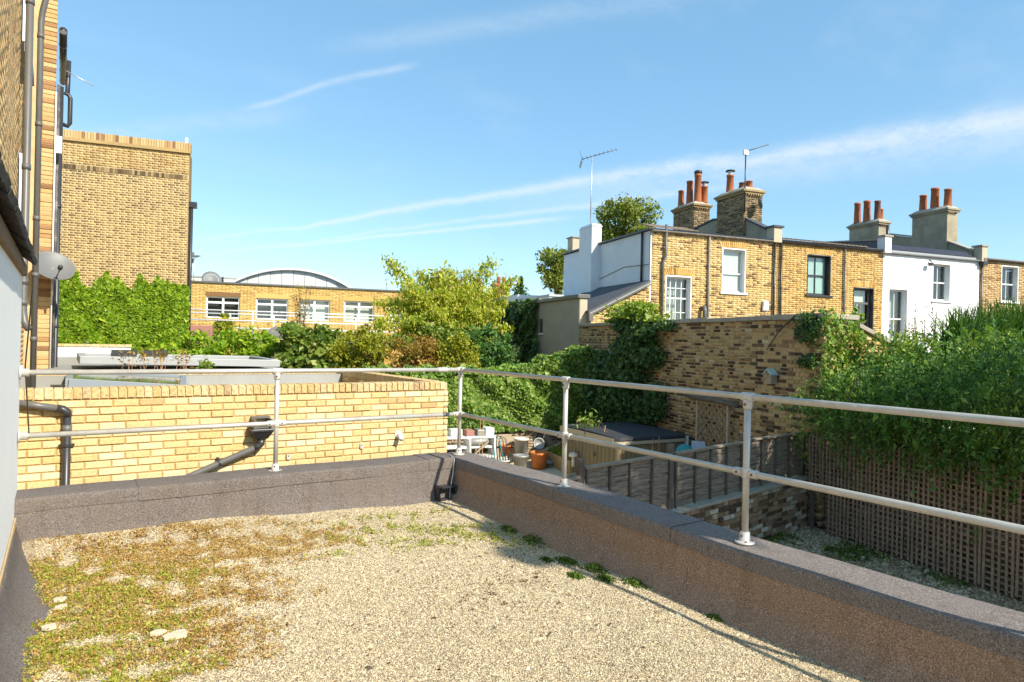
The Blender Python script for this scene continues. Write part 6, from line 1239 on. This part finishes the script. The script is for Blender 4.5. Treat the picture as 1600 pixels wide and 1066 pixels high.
stems(t, st+[[(9.5, n, GZ), (9.45, n+.1, -2), (9.4, n-.1, -.7)] for n in np.linspace(2.5, 8.4, 9)], .012, .004)
# small-leaved lime shrub behind the corner, in front of the white house
bush('leafy_shrub', 'sunny lime green shrub growing behind the trellis in front of the white house', 'shrub', (11.6, 8.6, -.42), (1.7, .7, .60), 26, .26, 10000, .06, 'lf_lime', 41)
bush('leafy_shrub', 'green shrub at the foot of the sloping wall coping', 'shrub', (10.5, 8.55, -.55), (1.0, .5, .55), 20, .24, 6500, .05, 'lf_jas', 42)
t = thing('wispy_stems', 'thin dark seed stems standing up against the white house', 'plant', (11.5, 8.6, GZ))
m = MB(); P = []
for i in range(22):
    f = g.uniform(10.4, 12.6); h = g.uniform(.45, .95); n = 8.6+g.normal(0, .2); dx = g.normal(0, .08); m.tube([(f, n, GZ if i < 5 else -.3), (f+dx*.5, n, h*.6-.05), (f+dx, n, h)], [.007, .005, .002], 4)
    for s in np.linspace(.45, 1, 9): P.append(np.array([f+dx*s, n, -.3+(h+.3)*s])+g.normal(0, .03, (3, 3)))
part(t, 'stem', m, 'bark'); foliage(t, 'seed_heads', np.concatenate(P), .035, 'lf_rust')
# spiky plants
def spiky(label, f, n, z0, k, L, seed, mat='lf_blade', sprd=.5):
    t = thing('spiky_plant', label, 'plant', (f, n, GZ), group='sword-leaved plants behind the climber'); g = np.random.default_rng(seed); vs = []; fs = []
    for i in range(k):
        a = g.uniform(0, 6.28); l = L*g.uniform(.6, 1.1); ln = g.random()**.7*sprd; w = .026*g.uniform(.7, 1.3); b = np.array([f+g.normal(0, .16), n+g.normal(0, .14), z0]); dx = np.array([math.cos(a), math.sin(a), 0]); sd = np.array([-math.sin(a), math.cos(a), 0]); o = len(vs)
        for s in (0, .35, .7, 1.0):
            c = b+dx*ln*l*s*s+np.array([0, 0, l*(s-.25*ln*s*s)]); ww = w*(1-s**2*.96); vs += [tuple(c-sd*ww), tuple(c+dx*.006), tuple(c+sd*ww)]
        for j in range(3): q = o+j*3; fs += [(q, q+1, q+4, q+3), (q+1, q+2, q+5, q+4)]
    part(t, 'blades', MB().add(vs, fs), mat, kind='stuff'); part(t, 'stump', MB().tube([(f, n, GZ), (f, n, z0+.05)], .07, 8), 'bark')
for i, (f, n, z, L) in enumerate([(11.2, 7.9, -.25, 1.05), (11.9, 8.0, -.25, 1.15), (12.5, 7.9, -.2, 1.2), (13.1, 8.1, -.2, 1.2), (13.9, 7.9, -.2, 1.25)]):
    spiky(ORD[i]+' clump of long green sword leaves from the left, behind the climber', f, n, z, 260, L, 60+i)
# trees behind the houses
for (c, r, k, sub, n_, sd, lab) in (((17.1, 30, 6.2), (1.65, 1.3, 1.55), 26, .55, 8000, 71, 'tree crown rising behind the roof of the end house'), ((13.3, 30, 3.6), (.75, .7, 1.35), 18, .38, 3600, 72, 'narrow tree beyond the white side wall')):
    t = thing('garden_tree', lab, 'tree', (c[0], c[1], GZ)); g = np.random.default_rng(sd)
    P = blob(n_, lumpy(c, r, k, sub, sd, .9), .35, .3, .15); foliage(t, 'crown', P, .16, 'lf_tree', bias=(0, -.3, .5), droop=.6, aspect=.5)
    tk = MB().tube([(c[0], c[1], GZ), (c[0]+.1, c[1], 0), (c[0], c[1], c[2])], [.22, .18, .08], 8)
    for d in unit(g.normal(0, 1, (10, 3))): tk.tube([(c[0], c[1], c[2]-r[2]*.8), tuple(np.array(c)+d*np.array(r)*.45), tuple(np.array(c)+d*np.array(r)*1.02)], [.05, .03, .008], 5)
    part(t, 'trunk', tk, 'bark', True)
t = thing('far_conifer', 'small distant conifer beyond the cherry tree', 'tree', (15.2, 40, GZ)); P = np.concatenate([np.array([15.2, 40, 2.0+2.1*s])+rng.normal(0, 1, (60, 3))*np.array([.55*(1-s)+.05, .5*(1-s)+.05, .08]) for s in np.linspace(0, 1, 20)]); foliage(t, 'crown', P, .16, 'lf_dark'); stems(t, [[(15.2, 40, GZ), (15.2, 40, 1), (15.2, 40, 4.1)]], .12, .02, name='trunk')
# weeds on the roofs and in the garden
t = thing('roof_weeds', 'dry reddish weeds growing beside the tilted roof light', 'weed', (1.3, 11.6, -.6), 'r'); m = MB(); P = []
for i in range(26): x = random.uniform(.8, 1.75); y = random.uniform(11.4, 12.2); h = random.uniform(.12, .34); m.tube([(x, y, -.62), (x+random.gauss(0, .05), y, -.54+h)], [.005, .002], 4); P.append(np.array([x, y, -.52+h*.8])+rng.normal(0, .05, (9, 3)))
part(t, 'stem', m, 'cane'); foliage(t, 'leaf_tuft', np.concatenate(P), .05, 'lf_rust')
t = thing('roof_weeds', 'small yellow-green weed on the back edge of the extension roof', 'weed', (1.95, 11.6, -.6), 'r'); foliage(t, 'leaf_tuft', np.array([1.95, 11.6, -.50])+rng.normal(0, .06, (160, 3)), .05, 'lf_lime')
t = thing('planter_plant', 'thin leafy plant growing in the white planter', 'plant', (7.1, 14.05, GZ+.5)); m = MB(); P = []
for i in range(9): a = random.gauss(0, .18); m.tube([(7.1, 14.05, GZ+.5), (7.1+a, 14.05, GZ+1.0), (7.1+a*1.8, 14.0, GZ+1.35)], [.008, .006, .003], 4); P.append(np.array([7.1+a*1.4, 14.0, GZ+1.15])+rng.normal(0, 1, (45, 3))*np.array([.09, .08, .16]))
part(t, 'stem', m, 'cane'); foliage(t, 'leaves', np.concatenate(P), .09, 'lf_hedge', droop=.6, aspect=.3)
# grass patches of the shaded yard
n = 5200; f = rng.uniform(6.2, 8.9, n); m_ = rng.uniform(5.0, 9.0, n); k = (np.sin(f*3.1+m_*1.7)+np.sin(m_*4.3-f*2.2)+rng.normal(0, .5, n)) > .9; f, m_ = f[k], m_[k]
f = np.repeat(f, 3)+rng.normal(0, .02, len(f)*3); m_ = np.repeat(m_, 3)+rng.normal(0, .02, len(m_)*3)
V, Q = leaves(np.array([town(a, b, GZ+.03) for a, b in zip(f, m_)]), .06, bias=(0, -.5, .6), spread=.9, droop=-.6, aspect=.3); o = npobj('yard_grass', npmesh('yard_grass', V, Q, 'lf_grass'), kind='stuff'); o['label'] = 'short grass creeping through the gravel of the yard'

# broad tree to the right of the terrace, outside the picture, that dapples the yard, the fence and the parapet
t = thing('shade_tree', 'broad garden tree beside the terrace that dapples the yard with shade', 'tree', (9.2, -4.2, GZ), 'r')
cl_ = [((9.9, -2.9, 5.0), (2.1, 2.0, 1.5)), ((8.1, -3.6, 5.6), (1.5, 1.4, 1.2)), ((5.42, -4.3, 4.9), (.42, .75, .35)), ((7.3, -4.6, 5.6), (.9, .9, .8)), ((11.4, -2.3, 4.6), (1.3, 1.2, 1.0))]
P = np.concatenate([blob(m_, lumpy(c, r, 12, .22*max(r), 80+i), .35, .3, .3) for i, ((c, r), m_) in enumerate(zip(cl_, (2600, 900, 260, 420, 900)))])
foliage(t, 'crown', P, .24, 'lf_tree', droop=.4, aspect=.6)
tk = MB().tube([(9.2, -4.2, GZ), (9.1, -4.1, 1.0), (9.0, -3.9, 3.4)], [.26, .22, .16], 10)
for c, r in cl_: tk.tube([(9.0, -3.9, 3.2), (9.0*.5+c[0]*.5, -3.9*.5+c[1]*.5, 4.1), tuple(c), (c[0]+.4, c[1]+.3, c[2]+r[2]*.8)], [.12, .09, .06, .02], 7)
part(t, 'trunk', tk, 'bark', True)
